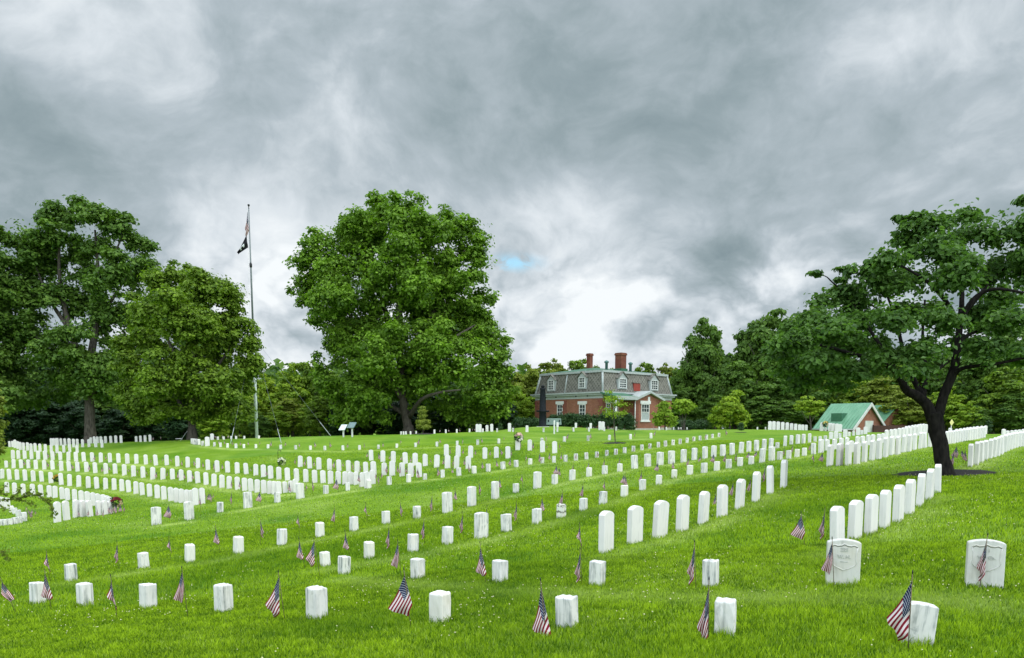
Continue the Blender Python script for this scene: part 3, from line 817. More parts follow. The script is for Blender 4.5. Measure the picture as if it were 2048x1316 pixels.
def near_flag(bx, by, tx, ty, kind, mirror=1, sc=1.0):
    p, D = on_ground(bx, by)
    az = math.atan2(p.x, p.y)
    tip = Vector(((tx - bx) * D / F_PX - (by - ty) * D / F_PX * 0.0, 0, (by - ty) * D / F_PX))
    # lens convergence: a true vertical leans slightly outwards in the photo
    tip.x -= (bx - 1024) / 14200.0 * tip.z
    lb, grp = flag_label(bx, by)
    root = thing('small_flag', lb, 'flag', p, -az, grp)
    low = -tip.normalized() * 0.06
    MB().tube([low, tip * 0.985], 0.0035, 6).build('staff', M_STAFF, root)
    d = tip.normalized()
    MB().tube([tip * 0.985, tip * 0.985 + d * 0.012, tip * 0.985 + d * 0.03], [0.004, 0.006, 0.001], 6).build('spear_tip', M_BLACK, root)
    c = link('cloth', cloth(kind, mirror), root, tip - d * (0.055 if sc >= 1 else 0.04))
    c.scale = (sc * 1.08, sc * 1.08, sc * 1.06)
    return root

NEAR = [  # base x, base y, tip x, tip y, cloth, mirror
    (33, 1228, 5, 1151, 'drape', 1, 1.0), (104, 1226, 90, 1136, 'lean', 1, 1.0), (235, 1240, 222, 1149, 'twist', 1, 1.0), (376, 1236, 364, 1133, 'tuck', 1, .95),
    (570, 1242, 557, 1141, 'slim', 1, 1.0), (822, 1258, 808, 1136, 'wide', 1, 1.0), (1093, 1276, 1081, 1158, 'lean', 1, 1.12), (1417, 1284, 1418, 1156, 'thin', 1, 1.0),
    (1816, 1302, 1825, 1143, 'slim', 1, 1.0),
    (610, 1138, 598, 1075, 'lean', 1, .95), (640, 1154, 628, 1076, 'slim', 1, .95), (700, 1114, 690, 1061, 'lean', 1, .9), (803, 1160, 795, 1079, 'tuck', 1, .95),
    (972, 1170, 960, 1084, 'lean', 1, 1.05), (1164, 1112, 1159, 1046, 'twist', 1, .9), (1164, 1170, 1160, 1096, 'thin', 1, .85), (1392, 1182, 1389, 1082, 'thin', 1, .95),
    (1668, 1176, 1665, 1076, 'tuck', 1, .85), (1959, 1177, 1974, 1067, 'thin', 1, .95), (1610, 1094, 1603, 1025, 'wide', 1, .9), (1646, 1082, 1650, 1015, 'thin', 1, .95),
    (101, 1163, 93, 1099, 'twist', 1, 1), (238, 1138, 234, 1082, 'thin', 1, .9), (341, 1122, 338, 1072, 'twist', 1, .9), (441, 1108, 431, 1050, 'lean', 1, 1.0),
    (521, 1090, 521, 1038, 'thin', -1, .9), (599, 1072, 596, 1027, 'twist', 1, .9), (670, 1063, 669, 1013, 'tuck', 1, .9), (734, 1047, 731, 1005, 'twist', 1, .9),
    (803, 1037, 800, 1000, 'thin', -1, .9), (866, 1030, 864, 989, 'thin', 1, .95), (912, 1013, 910, 976, 'lean', 1, .85), (959, 997, 958, 961, 'thin', -1, .9),
    (1002, 988, 999, 954, 'lean', 1, .85), (1046, 980, 1044, 946, 'twist', 1, .9), (1116, 964, 1113, 929, 'wide', 1, .85), (1122, 962, 1118, 932, 'lean', 1, .8),
    (779, 1106, 778, 1049, 'thin', 1, .95), (849, 1090, 848, 1035, 'thin', 1, .9), (926, 1080, 925, 1023, 'thin', 1, .9), (974, 1062, 974, 1011, 'thin', 1, .9),
    (1035, 1050, 1033, 1003, 'thin', 1, .9), (1087, 1037, 1084, 992, 'lean', 1, .85), (1125, 1030, 1125, 980, 'tuck', 1, .8), (1167, 1014, 1166, 966, 'tuck', 1, .8),
    (1210, 1003, 1209, 958, 'twist', 1, .85), (1249, 989, 1248, 946, 'wide', 1, .7), (1253, 988, 1251, 947, 'lean', 1, .85), (1285, 976, 1283, 941, 'tuck', 1, .8),
    (1317, 965, 1315, 923, 'wide', 1, .7), (1348, 953, 1346, 918, 'lean', 1, .8), (1380, 946, 1377, 913, 'tuck', 1, .75), (1407, 942, 1401, 910, 'drape', -1, .7),
    (1433, 938, 1427, 906, 'wide', 1, .8), (1455, 934, 1451, 905, 'tuck', 1, .8), (1473, 928, 1473, 903, 'thin', 1, .8), (1500, 925, 1498, 901, 'wide', 1, .7),
    (1146, 957, 1147, 924, 'thin', 1, .8), (1178, 950, 1178, 922, 'tuck', 1, .7), (1210, 945, 1209, 915, 'thin', 1, .7), (1240, 940, 1240, 912, 'thin', 1, .7),
    (339, 1042, 337, 1007, 'wide', 1, 1.15), (402, 1032, 400, 992, 'twist', 1, .95), (464, 1018, 463, 982, 'thin', 1, .95), (522, 1012, 519, 980, 'wide', 1, 1.0),
    (583, 1002, 578, 962, 'lean', 1, .95), (612, 992, 612, 965, 'twist', -1, .9), (626, 994, 624, 957, 'thin', -1, .95), (678, 986, 673, 955, 'wide', 1, 1.1),
    (721, 980, 717, 944, 'lean', 1, .95), (803, 966, 801, 930, 'tuck', 1, .8), (839, 962, 836, 938, 'lean', 1, .9), (752, 973, 752, 943, 'twist', 1, .9),
    (757, 974, 758, 946, 'thin', 1, .9), (762, 971, 763, 942, 'twist', -1, .9),
    (1436, 1010, 1431, 985, 'tuck', 1, .9), (1470, 996, 1466, 962, 'tuck', 1, .8), (1503, 984, 1501, 955, 'tuck', 1, .8), (1530, 972, 1531, 929, 'thin', 1, .95),
    (1627, 933, 1627, 902, 'twist', 1, 1.0), (1646, 932, 1645, 903, 'wide', 1, .8), (1907, 938, 1908, 901, 'tuck', 1, 1.0), (1916, 932, 1914, 890, 'wide', 1, .9),
    (1927, 930, 1924, 896, 'drape', 1, 1.0), (1932, 931, 1931, 897, 'lean', 1, .9), (1516, 926, 1513, 899, 'drape', -1, .9), (1551, 916, 1548, 890, 'lean', -1, 1.),
    (1569, 913, 1569, 893, 'thin', 1, .8), (1586, 910, 1586, 888, 'tuck', 1, .8), (1621, 905, 1621, 885, 'tuck', 1, .8),
]
for e in NEAR:
    near_flag(*e)

# far flags: one small mesh each, stick and cloth together
FAR = []
for kind in ('lean', 'slim', 'twist', 'thin'):
    for mir in (1, -1):
        c = cloth_mesh('far_cloth', CLOTH[kind], mir, 5, 13)
        tipv = Vector((-0.02 * mir, 0, 0.52))
        mb = MB().tube([(0, 0, -0.05), tipv], 0.004, 4)
        n0 = len(mb.v)
        mb.add([v.co + tipv - Vector((0, 0, 0.04)) for v in c.vertices], [tuple(q.vertices) for q in c.polygons], 1, True)
        me = mb.mesh('small_flag', [M_STAFF, M_FLAG])
        uvl = me.uv_layers.new(name='UVMap')
        cu = {v: tuple(c.uv_layers[0].data[lp].uv) for q in c.polygons for v, lp in zip(q.vertices, q.loop_indices)}
        for lp in me.loops:
            if lp.vertex_index >= n0:
                uvl.data[lp.index].uv = cu[lp.vertex_index - n0]
        FAR.append(me)
        bpy.data.meshes.remove(c)
def far_flag(px, py, hpx=None):
    p, D = on_ground(px, py)
    rr = random.Random(int(px * 7 + py * 13))
    o = link('small_flag', FAR[rr.randrange(len(FAR))], None, p)
    o.rotation_euler = (R(rr.uniform(-6, 6)), R(rr.uniform(-8, 8)), -math.atan2(p.x, p.y) + R(rr.uniform(-35, 35)))
    s = (hpx * D / F_PX / 0.54) if hpx else rr.uniform(0.85, 1.0)
    s = min(max(s, 0.6), 1.25)
    o.scale = (s, s, s)
    lb, grp = flag_label(px, py)
    tag(o, lb, 'flag', grp)
for key, dx, skip in (('k', 8, 0.0), ('j', 9, 0.0), ('i', -9, 0.15), ('h', -9, 0.3), ('c', -9, 0.3), ('d', -10, 0.35)):
    for s in STONES[key]:
        rr = random.Random(int(s[2] * 3 + 1))
        if key == 'k' and s[2] < 426 or rr.random() < skip or (key == 'd' and s[2] > 520) or (key == 'c' and s[2] > 560):
            continue
        far_flag(s[2] + dx + rr.uniform(-1.2, 1.2), s[3] - rr.uniform(0.5, 2.5))
for s in STONES['l']:
    if s[2] > 1140:
        far_flag(s[2] - 0.5, s[3] + 0.9, s[3] - s[4] + 4)
    elif s[2] > 840:
        far_flag(s[2] - 9 - (1100 - s[2]) * 0.015, s[3] + 1)
far_flag(1451, 872.5)
for dx, dy in ((0, 0), (3, -1), (6.5, 0.5), (10, -0.6), (13, 0.8), (2, 2.2), (8, 2.6), (11.5, 3.0)):
    far_flag(412 + dx, 1003 + dy, 19)
for dx, dy in ((0, 0), (4, 1), (8, -1), (12, 0.6), (16, -0.8), (20, -1.5), (2, -3), (10, -4), (17, -5), (24, -3)):
    far_flag(222 + dx, 1030 + dy * .8, 22)
for dx, dy in ((0, 0), (3.5, -2), (7, -1), (10.5, -3), (14, -2.5), (18, -4), (-2, -12), (4, -9), (9, -8)):
    far_flag(53 + dx, 1041 + dy, 19)
for x in (152, 168, 186, 200):
    far_flag(x + 8, 1036, 20)
for x, y in ((879, 864), (898, 864), (919, 864), (946, 863), (950, 863), (970, 863), (1027, 862), (1144, 862), (1173, 862), (1188, 861.5), (1215, 860.5), (1227, 860),
             (1308, 861), (1323, 859.5), (1337, 859.5), (431, 878), (444, 878), (456, 877.5), (471, 877), (480, 877), (308, 881), (322, 880.5), (1588, 858.8), (1563, 858.8)):
    far_flag(x, y, 11)

# ------------------------------------------------------------------ trees
def leaf_faces(C, N, size, lr):
    """one bent leaf (two faces) per centre C with facing N"""
    n = len(C)
    up = lr.normal(size=(n, 3))
    a = np.cross(N, up); a /= np.linalg.norm(a, axis=1)[:, None] + 1e-9
    b = np.cross(N, a)
    s = (size * lr.uniform(0.6, 1.35, n))[:, None]
    V = np.empty((n, 6, 3))
    fold = 0.16
    V[:, 0] = C - b * s * .5
    V[:, 1] = C + a * s * .36 - b * s * .08 + N * s * fold
    V[:, 2] = C + a * s * .22 + b * s * .30 + N * s * fold * .6
    V[:, 3] = C + b * s * .55 - N * s * .08
    V[:, 4] = C - a * s * .22 + b * s * .30 + N * s * fold * .6
    V[:, 5] = C - a * s * .36 - b * s * .08 + N * s * fold
    base = np.arange(n)[:, None] * 6
    F = np.concatenate([base + np.array([[0, 1, 2, 3]]), base + np.array([[0, 3, 4, 5]])])
    return V.reshape(-1, 3), F

def quad_leaves(C, N, size, lr):
    n = len(C)
    up = lr.normal(size=(n, 3))
    a = np.cross(N, up); a /= np.linalg.norm(a, axis=1)[:, None] + 1e-9
    b = np.cross(N, a)
    s = (size * lr.uniform(0.55, 1.4, n))[:, None]
    V = np.empty((n, 4, 3))
    V[:, 0] = C - b * s * .55; V[:, 1] = C + a * s * .38 + N * s * .1
    V[:, 2] = C + b * s * .55; V[:, 3] = C - a * s * .38 + N * s * .1
    F = np.arange(n)[:, None] * 4 + np.array([[0, 1, 2, 3]])
    return V.reshape(-1, 3), F

def crown_arrays(blobs, n_puffs, per, size, crad, seed, big=False, flat=0.6, inner=0.5, droop=0.0):
    """blobs: (centre xyz, radii xyz). Each lobe carries leafy puffs; each puff is a domed shell of leaves over a dim inside."""
    lr = np.random.default_rng(seed)
    Bc = np.array([b[0] for b in blobs], float); Br = np.array([b[1] for b in blobs], float)
    wgt = (Br[:, 0] * Br[:, 2]) ** 1.0
    which = lr.choice(len(Bc), n_puffs, p=wgt / wgt.sum())
    d = lr.normal(size=(n_puffs, 3)); d /= np.linalg.norm(d, axis=1)[:, None]
    flip = (d[:, 2] < -0.3) & (lr.random(n_puffs) < .55)
    d[:, 2] = np.where(flip, -d[:, 2], d[:, 2])
    rad = inner + (1.0 - inner) * lr.random(n_puffs) ** 0.5
    lump = 0.90 + 0.20 * np.sin(d[:, 0] * 5 + which * 1.7) * np.sin(d[:, 2] * 6 + which) + 0.09 * np.clip(lr.normal(size=n_puffs), -2, 2)
    CC = Bc[which] + d * np.maximum(Br[which] - crad * .5, Br[which] * .4) * (rad * lump)[:, None]
    tone = np.clip(0.48 + 0.20 * lr.normal(size=n_puffs), 0, 1)
    psz = crad * lr.uniform(.55, 1.35, n_puffs)
    ns = np.clip(per * (psz / crad) ** 1.6, 4, None).astype(int)
    idx = np.repeat(np.arange(n_puffs), ns); n = len(idx)
    o = lr.normal(size=(n, 3)); o /= np.linalg.norm(o, axis=1)[:, None]
    low = (o[:, 2] < -0.1) & (lr.random(n) < .7)
    o[:, 2] = np.where(low, -o[:, 2], o[:, 2])
    rr = 0.35 + 0.65 * lr.random(n) ** 0.5
    rr *= 1 + 0.30 * np.sin(o[:, 0] * 7 + idx) * np.sin(o[:, 1] * 6 + idx * .7) + 0.12 * np.clip(lr.normal(size=n), -2, 2)
    C = CC[idx] + o * (rr * psz[idx])[:, None] * np.array([1, 1, flat])
    C[:, 2] -= droop * psz[idx] * np.hypot(o[:, 0], o[:, 1]) ** 2 * rr
    N = o * .8 + d[idx] * .25 + np.array([0, 0, .45]) + lr.normal(size=(n, 3)) * .45
    N /= np.linalg.norm(N, axis=1)[:, None]
    tint = np.clip(tone[idx] * .7 + lr.random(n) * .40 - .04, 0, 1)
    V, F = (leaf_faces if big else quad_leaves)(C, N, size, lr)
    return V, F, np.repeat(tint, 6 if big else 4)

def crown_mesh(name, blobs, m, n_puffs, per, size, crad, seed, extra=None, **kw):
    V, F, T = crown_arrays(blobs, n_puffs, per, size, crad, seed, **kw)
    for e in (extra or []):
        V2, F2, T2 = e
        F = np.concatenate([F, F2 + len(V)]); V = np.concatenate([V, V2]); T = np.concatenate([T, T2])
    return np_mesh(name, V, F, m, {'tint': T})

def branch_out(blobs, k, scale, seed, keep=1.0, core=True):
    """each lobe grows smaller lobes over its upper and outer side, some left out so that gaps stay"""
    lr = random.Random(seed); out = []
    for c, r in blobs:
        if core:
            out.append((c, tuple(x * .74 for x in r)))
        for q in range(k):
            if lr.random() > keep:
                continue
            z = lr.uniform(-.75, 1.0); a = lr.uniform(0, 6.283); h = math.sqrt(max(0, 1 - z * z))
            f = lr.uniform(.62, .98)
            s = scale * lr.uniform(.65, 1.35)
            rm = (r[0] + r[2]) / 2
            out.append(((c[0] + math.cos(a) * h * r[0] * f, c[1] + math.sin(a) * h * r[1] * f, c[2] + z * r[2] * f), (rm * s * 1.12, rm * s * 1.12, rm * s * .82)))
    return out

def px_blobs(D0, lst, off=(0, 0, 0), depth_k=0.85):
    """crown lobes read in the photo, given real distance, size and depth"""
    out = []
    for i, e in enumerate(lst):
        px, py, rx, ry = e[:4]
        dd = e[4] if len(e) > 4 else 0.0
        D = D0 + dd
        c = at_depth(px, py, D)
        sx, sz = rx * D / F_PX, ry * D / F_PX
        out.append((tuple(c), (sx, max(sx, sz * .8) * depth_k, sz)))
    return out

def shift(blobs, o):
    return [(tuple(np.array(c) - np.array(o)), r) for c, r in blobs]

def limb(mb, D0, pts, r0, r1, o, seg=9, wob=0.05):
    P = [at_depth(p[0], p[1], D0 + (p[2] if len(p) > 2 else 0)) - o for p in pts]
    n = len(P)
    # smooth the path a little
    Q, Rr = [], []
    for i in range(n - 1):
        for t in (0, .33, .66):
            a, b = P[i], P[i + 1]
            pm, pn = P[max(i - 1, 0)], P[min(i + 2, n - 1)]
            q = a * ((1 - t) ** 2 * (1 + 2 * t)) + b * (t * t * (3 - 2 * t)) + (b - pm) * .5 * (t * (1 - t) ** 2) + (pn - a) * .5 * (-t * t * (1 - t))
            Q.append(q); f = (i + t) / (n - 1)
            Rr.append(r0 + (r1 - r0) * f)
    Q.append(P[-1]); Rr.append(r1)
    mb.tube(Q, Rr, seg, 0, True, wob)

def shaped_tree(name, label, cat, px, D0, lobes, trunk, branches, leafm, barkm, ncl, per, size, crad, seed, group=None, base_r=.4, **kw):
    base = stand(px, D0)
    root = thing(name, label, cat, base, 0.0, group)
    mb = MB()
    limb(mb, D0, trunk, base_r, base_r * .55, base, 12, .07)
    # flare at the foot
    p0 = at_depth(trunk[0][0], trunk[0][1], D0) - base
    mb.tube([p0 + Vector((0, 0, -.3)), p0 + Vector((0, 0, .15)), p0 + Vector((0, 0, .9))], [base_r * 1.7, base_r * 1.3, base_r * .98], 12, 0, True, .12)
    for br in branches:
        limb(mb, D0, br[0], br[1], br[2], base, 7)
    mb.build('trunk', barkm, root)
    fr = kw.pop('frac', (6, .42, .9))
    me = crown_mesh('crown', branch_out(shift(px_blobs(D0, lobes), base), fr[0], fr[1], seed, fr[2]), leafm, ncl, per, size, crad, seed,
                    extra=[crown_arrays([(c, (r[0] * 1.08, r[1] * 1.05, r[2] * 1.10)) for c, r in shift(px_blobs(D0, lobes), base)], int(ncl * .42), 10, size, crad * 1.5, seed + 50, flat=.9, inner=.15)], **kw)
    link('crown', me, root)
    return root

# the tulip tree at the middle
LT = [(640, 520, 58, 48, 0), (616, 590, 42, 48, 2), (675, 590, 62, 70, -2), (690, 690, 46, 80, 1), (742, 455, 62, 50, 1), (805, 428, 58, 40, -1), (760, 420, 34, 24, 2),
      (830, 475, 75, 65, -2), (905, 480, 62, 55, 1), (955, 520, 40, 58, 0), (780, 560, 95, 80, -3), (885, 590, 80, 80, 0), (935, 640, 58, 65, 2), (965, 700, 46, 55, 0),
      (985, 758, 40, 55, -1), (905, 745, 75, 70, -4), (785, 710, 85, 90, -3), (705, 770, 52, 75, 0), (735, 815, 55, 45, -2), (955, 805, 55, 45, 0), (1003, 690, 20, 26, 0),
      (720, 840, 40, 24, 1), (690, 825, 34, 30, 2), (900, 820, 50, 30, 2), (985, 830, 34, 26, 1), (930, 840, 40, 20, 2), (760, 790, 50, 50, 3), (640, 735, 14, 30, 0), (830, 560, 80, 70, 2), (720, 560, 70, 70, 2), (760, 660, 80, 70, 2), (900, 660, 80, 70, 3), (840, 760, 70, 60, 2), (730, 500, 60, 50, 3), (880, 700, 55, 50, -5), (660, 640, 40, 40, 3), (850, 640, 60, 60, 4), (640, 480, 36, 26, 1), (700, 480, 40, 40, 3), (1005, 800, 26, 34, 1)]
shaped_tree('tulip_tree', 'huge spreading leafy tree at the middle, tallest crown against the sky', 'tree', 817, 84, LT,
            [(817, 866), (813, 840), (806, 800), (802, 740), (797, 680), (800, 600), (803, 520), (806, 450)],
            [([(818, 835), (842, 800, -3), (880, 785, -5), (920, 780, -6)], .30, .08), ([(806, 800), (770, 740, -1), (720, 660), (670, 590)], .4, .1), ([(802, 740), (850, 660, 1), (900, 560, 1), (930, 500)], .4, .1),
             ([(798, 690), (760, 590, 2), (740, 480, 1)], .35, .08), ([(802, 720), (880, 690, -3), (950, 650)], .3, .08), ([(812, 830), (760, 800, 1), (710, 780, 1)], .3, .08)],
            L_TULIP, M_BARK, 5600, 30, .34, .62, 101, base_r=.52, inner=.22, flat=.8, frac=(8, .42, .95))
# the maple at the left
LM = [(62, 500, 55, 55, 0), (130, 440, 48, 34, 1), (155, 412, 22, 16, 0), (185, 435, 40, 26, -1), (235, 465, 52, 40, 0), (285, 500, 30, 30, 1), (30, 590, 46, 70, -1), (100, 545, 52, 46, 2),
      (225, 560, 52, 55, -2), (165, 610, 48, 40, 2), (62, 670, 56, 46, 0), (245, 640, 48, 56, 1), (115, 720, 74, 40, -2), (195, 745, 60, 44, -2), (25, 750, 46, 40, 1),
      (270, 560, 40, 50, 2), (160, 500, 34, 34, 3), (300, 530, 22, 22, 0), (150, 670, 46, 30, -3), (80, 600, 34, 24, 3), (60, 570, 44, 40, 1), (200, 500, 40, 34, 1), (110, 480, 44, 34, -1), (250, 700, 50, 40, 2), (150, 770, 60, 30, 1), (80, 790, 60, 30, 2), (230, 790, 50, 34, 2), (30, 690, 50, 40, 2), (200, 640, 40, 40, 0), (185, 770, 50, 34, -2), (215, 725, 40, 34, -1), (145, 720, 44, 34, -2), (175, 555, 40, 44, 1), (120, 590, 44, 40, 0)]
shaped_tree('maple_tree', 'tall open maple with forked limbs and bare grey trunk, at the upper left', 'tree', 181, 76, LM,
            [(181, 890), (180, 850), (178, 800), (172, 745)],
            [([(176, 770), (150, 690), (130, 620), (118, 540), (120, 470)], .42, .08), ([(174, 760), (185, 690), (198, 610), (196, 540), (190, 460)], .45, .09), ([(176, 790), (120, 730), (70, 670), (40, 620)], .28, .07),
             ([(190, 650), (230, 590), (262, 540)], .25, .06), ([(140, 660), (100, 600), (70, 530)], .24, .06), ([(178, 800), (215, 750), (250, 690)], .24, .06), ([(200, 590), (225, 520), (245, 470)], .2, .05)],
            L_DARK, M_BARK, 3100, 30, .32, .60, 102, base_r=.60, inner=.3, flat=.55, droop=.25, frac=(6, .40, .85))
# the dense round tree between the maple and the flagpole
LD = [(320, 580, 42, 44, 0), (345, 552, 18, 26, 0), (375, 560, 26, 28, 2), (415, 580, 50, 38, -1), (460, 610, 40, 44, 0), (285, 640, 42, 56, 1), (360, 650, 74, 66, -3), (450, 680, 56, 62, 0), (500, 685, 20, 30, 0),
      (258, 735, 36, 38, 0), (330, 755, 66, 52, -3), (420, 772, 72, 46, -2), (490, 755, 32, 44, 1), (282, 808, 40, 30, 0), (368, 828, 54, 20, -1), (468, 828, 40, 20, 0), (242, 692, 20, 20, 0), (508, 728, 16, 26, 0), (300, 690, 40, 40, 1), (300, 840, 50, 18, 1), (340, 800, 60, 40, 2), (440, 815, 56, 34, 2), (265, 780, 34, 34, 1), (400, 700, 70, 60, 2), (375, 610, 60, 50, 1)]
shaped_tree('dense_tree', 'dense round-headed green tree standing between the maple and the flagpole', 'tree', 384, 58, LD,
            [(384, 880), (384, 850), (388, 800), (390, 740), (388, 660), (380, 590)],
            [([(385, 850), (350, 790), (310, 720)], .2, .05), ([(388, 800), (430, 740), (470, 680)], .2, .05), ([(389, 760), (340, 690), (320, 620)], .18, .05)],
            L_MID, M_BARK, 4300, 30, .22, .41, 103, base_r=.30, inner=.35, flat=.62, droop=.2, frac=(7, .40, .95))
# its neighbour past the left edge
shaped_tree('maple_tree', 'dark tree cut by the left edge, beside the tall open maple', 'tree', -70, 74,
            [(-60, 520, 60, 60, 0), (-20, 560, 40, 70, -1), (-10, 480, 24, 26, 0), (-40, 650, 60, 60, 0), (-10, 640, 34, 60, 1), (-30, 740, 60, 60, 0), (0, 800, 40, 40, -2), (-70, 800, 60, 50, 1), (-70, 440, 30, 40, 1)],
            [(-70, 890), (-68, 800), (-62, 700), (-55, 600), (-50, 520)], [([(-65, 760), (-30, 680), (-5, 600)], .25, .06)],
            L_DARK, M_BARK, 1800, 30, .34, .64, 104, base_r=.5, inner=.3, flat=.6)

# the near tree at the right with the black forked trunk: broad leaves in flat tiers
D_N = 18.3
base_n, _ = on_ground(1889, 952)
root_n = thing('shade_tree', 'low wide tree with black forked trunk and broad dark leaves, at the right', 'tree', base_n)
mb = MB()
for pts, r0, r1 in (
        ([(1891, 962), (1888, 938), (1882, 905), (1876, 870), (1871, 845), (1866, 826)], .205, .215),
        ([(1874, 838), (1884, 802), (1897, 768), (1907, 742), (1912, 715), (1916, 690), (1920, 640)], .15, .085),
        ([(1864, 834), (1852, 806), (1830, 790), (1813, 780), (1803, 760), (1796, 747), (1774, 730, -.2), (1743, 717, -.4), (1700, 706, -.6), (1640, 690, -.8)], .16, .035),
        ([(1858, 826), (1846, 795, .3), (1836, 775, .5), (1824, 752, .7), (1806, 700, 1.0), (1792, 640, 1.2), (1770, 580, 1.3)], .115, .03),
        ([(1846, 795, .3), (1850, 768, .5), (1852, 740, .8), (1845, 680, 1.3), (1850, 600, 1.6)], .085, .03),
        ([(1906, 752), (1922, 738, -.2), (1950, 732, -.5), (1990, 728, -.8), (2050, 715, -1.1), (2110, 700, -1.2)], .065, .03),
        ([(1918, 655), (1938, 610, -.2), (1965, 585, -.3), (2000, 578, -.6), (2060, 588, -.9)], .085, .03),
        ([(1920, 640), (1924, 590, .2), (1915, 530, .5), (1905, 480, .6)], .085, .025),
        ([(1930, 625), (1985, 560, .3), (2040, 500, .6), (2090, 450, .8)], .07, .025),
        ([(1918, 650), (1890, 600, -.4), (1850, 560, -.7), (1800, 530, -.9)], .08, .025),
        ([(1896, 722), (1868, 745, -.6), (1850, 752, -1.0)], .05, .02),
        ([(1910, 690), (1940, 668, .8), (1985, 655, 1.4), (2060, 640, 1.9)], .07, .025),
        ([(1790, 735), (1740, 660, .5), (1700, 600, .6), (1660, 560, .5)], .06, .02),
        ([(1660, 560, .5), (1650, 552, .5), (1628, 548, .5)], .02, .008),
        ([(1800, 670, 1.0), (1760, 620, 1.8), (1700, 590, 2.2)], .05, .02)):
    limb(mb, D_N, pts, r0 * .84, r1 * .84, base_n, 12, .06)
fl = [at_depth(x, y, D_N) - base_n for x, y in ((1892, 968), (1890.5, 957), (1889, 945), (1886.5, 928), (1883, 910))]
mb.tube(fl, [.34, .27, .21, .175, .13], 16, 0, True, .10)
mb.build('trunk', M_BARK_DARK, root_n)
LN = [(1655, 645, 66, 34, 0), (1590, 690, 48, 24, -.4), (1700, 600, 56, 34, .8), (1760, 560, 62, 36, 0), (1822, 480, 40, 22, .4), (1850, 450, 44, 20, 0), (1880, 505, 62, 30, -.6), (1950, 470, 66, 28, .3), (2040, 465, 62, 30, 0),
      (1790, 640, 56, 30, -1.4), (1720, 650, 50, 26, 1.5), (1830, 560, 60, 34, 1.2), (1910, 560, 66, 36, -1.2), (2000, 540, 70, 36, .6), (2080, 560, 60, 60, -.4), (1890, 640, 50, 26, -1.5), (1960, 640, 60, 34, 1.2),
      (2030, 640, 60, 34, -1.0), (1980, 700, 52, 22, -.8), (1850, 700, 56, 22, -1.4), (1770, 710, 54, 22, -1.0), (1690, 700, 58, 24, .6), (1620, 730, 48, 22, .2), (1700, 740, 52, 16, -.6), (2060, 710, 50, 26, 0),
      (1830, 740, 44, 12, -1.6), (1930, 690, 40, 16, 1.6), (1585, 735, 30, 16, .6), (1640, 600, 26, 14, .4), (1820, 620, 50, 24, 2.0), (1740, 690, 56, 20, 2.2), (1930, 430, 46, 14, .8), (2000, 600, 50, 24, 2.2),
      (2120, 480, 60, 50, 0), (1600, 660, 44, 26, 1.2), (1565, 700, 30, 22, .8), (1640, 690, 50, 24, 2.0), (1610, 765, 40, 14, 1.4), (1680, 770, 40, 14, 1.6), (1575, 745, 24, 16, 1.8), (1660, 720, 50, 18, -1.2), (2140, 640, 60, 50, .5), (1670, 665, 60, 22, -1.6), (1560, 712, 22, 14, 0), (1790, 520, 34, 20, -.8), (2100, 420, 40, 24, .5)]
b1 = shift(px_blobs(D_N, LN, depth_k=1.0), base_n)
b2 = shift(px_blobs(D_N, [(1632, 549, 16, 6, .5), (1690, 540, 20, 10, .5), (1680, 560, 16, 8, .5), (1800, 440, 12, 9, .4), (1828, 434, 22, 8, .2), (1788, 470, 12, 6, .4), (1700, 545, 10, 12, .4), (1930, 432, 14, 8, .3), (2046, 405, 12, 14, 0), (1742, 525, 14, 8, .1)]), base_n)
link('crown', crown_mesh('crown', branch_out(b1, 5, .46, 105, .95), L_BIG, 2700, 16, .120, .20, 105, big=True, flat=.6, inner=.1, droop=.5,
                         extra=[crown_arrays(b2, 70, 11, .135, .14, 106, big=True, flat=.4, inner=.1),
                                crown_arrays([(c, (r[0] * 1.12, r[1] * 1.12, r[2] * 1.35)) for c, r in b1], 1000, 9, .115, .36, 107, big=True, flat=.9, inner=.0, droop=.4)]), root_n)

# ---- generic trees beyond the lawn: one of each kind is built, the rest are copies
def make_proto(name, lobes, leafm, ncl, per, size, crad, seed, H=10.0, tr=.22, **kw):
    """crown lobes in metres for a tree ten metres high"""
    me = crown_mesh('crown', lobes, leafm, ncl, per, size, crad, seed, **kw)
    mb = MB()
    lr = random.Random(seed)
    mb.tube([(0, 0, -.4), (0, 0, 1.2), (.1, .05, 4), (0, .1, 7.5)], [tr * 1.35, tr, tr * .8, tr * .25], 8, 0, True, .06)
    for k in range(5):
        a = lr.uniform(0, 6.28); z = lr.uniform(1.8, 4.5); L = lr.uniform(1.6, 2.8)
        mb.tube([(0, 0, z), (math.cos(a) * L * .5, math.sin(a) * L * .5, z + L * .6), (math.cos(a) * L, math.sin(a) * L, z + L * 1.3)], [tr * .5, tr * .3, tr * .1], 6)
    return name, mb.mesh('trunk', M_BARK), me

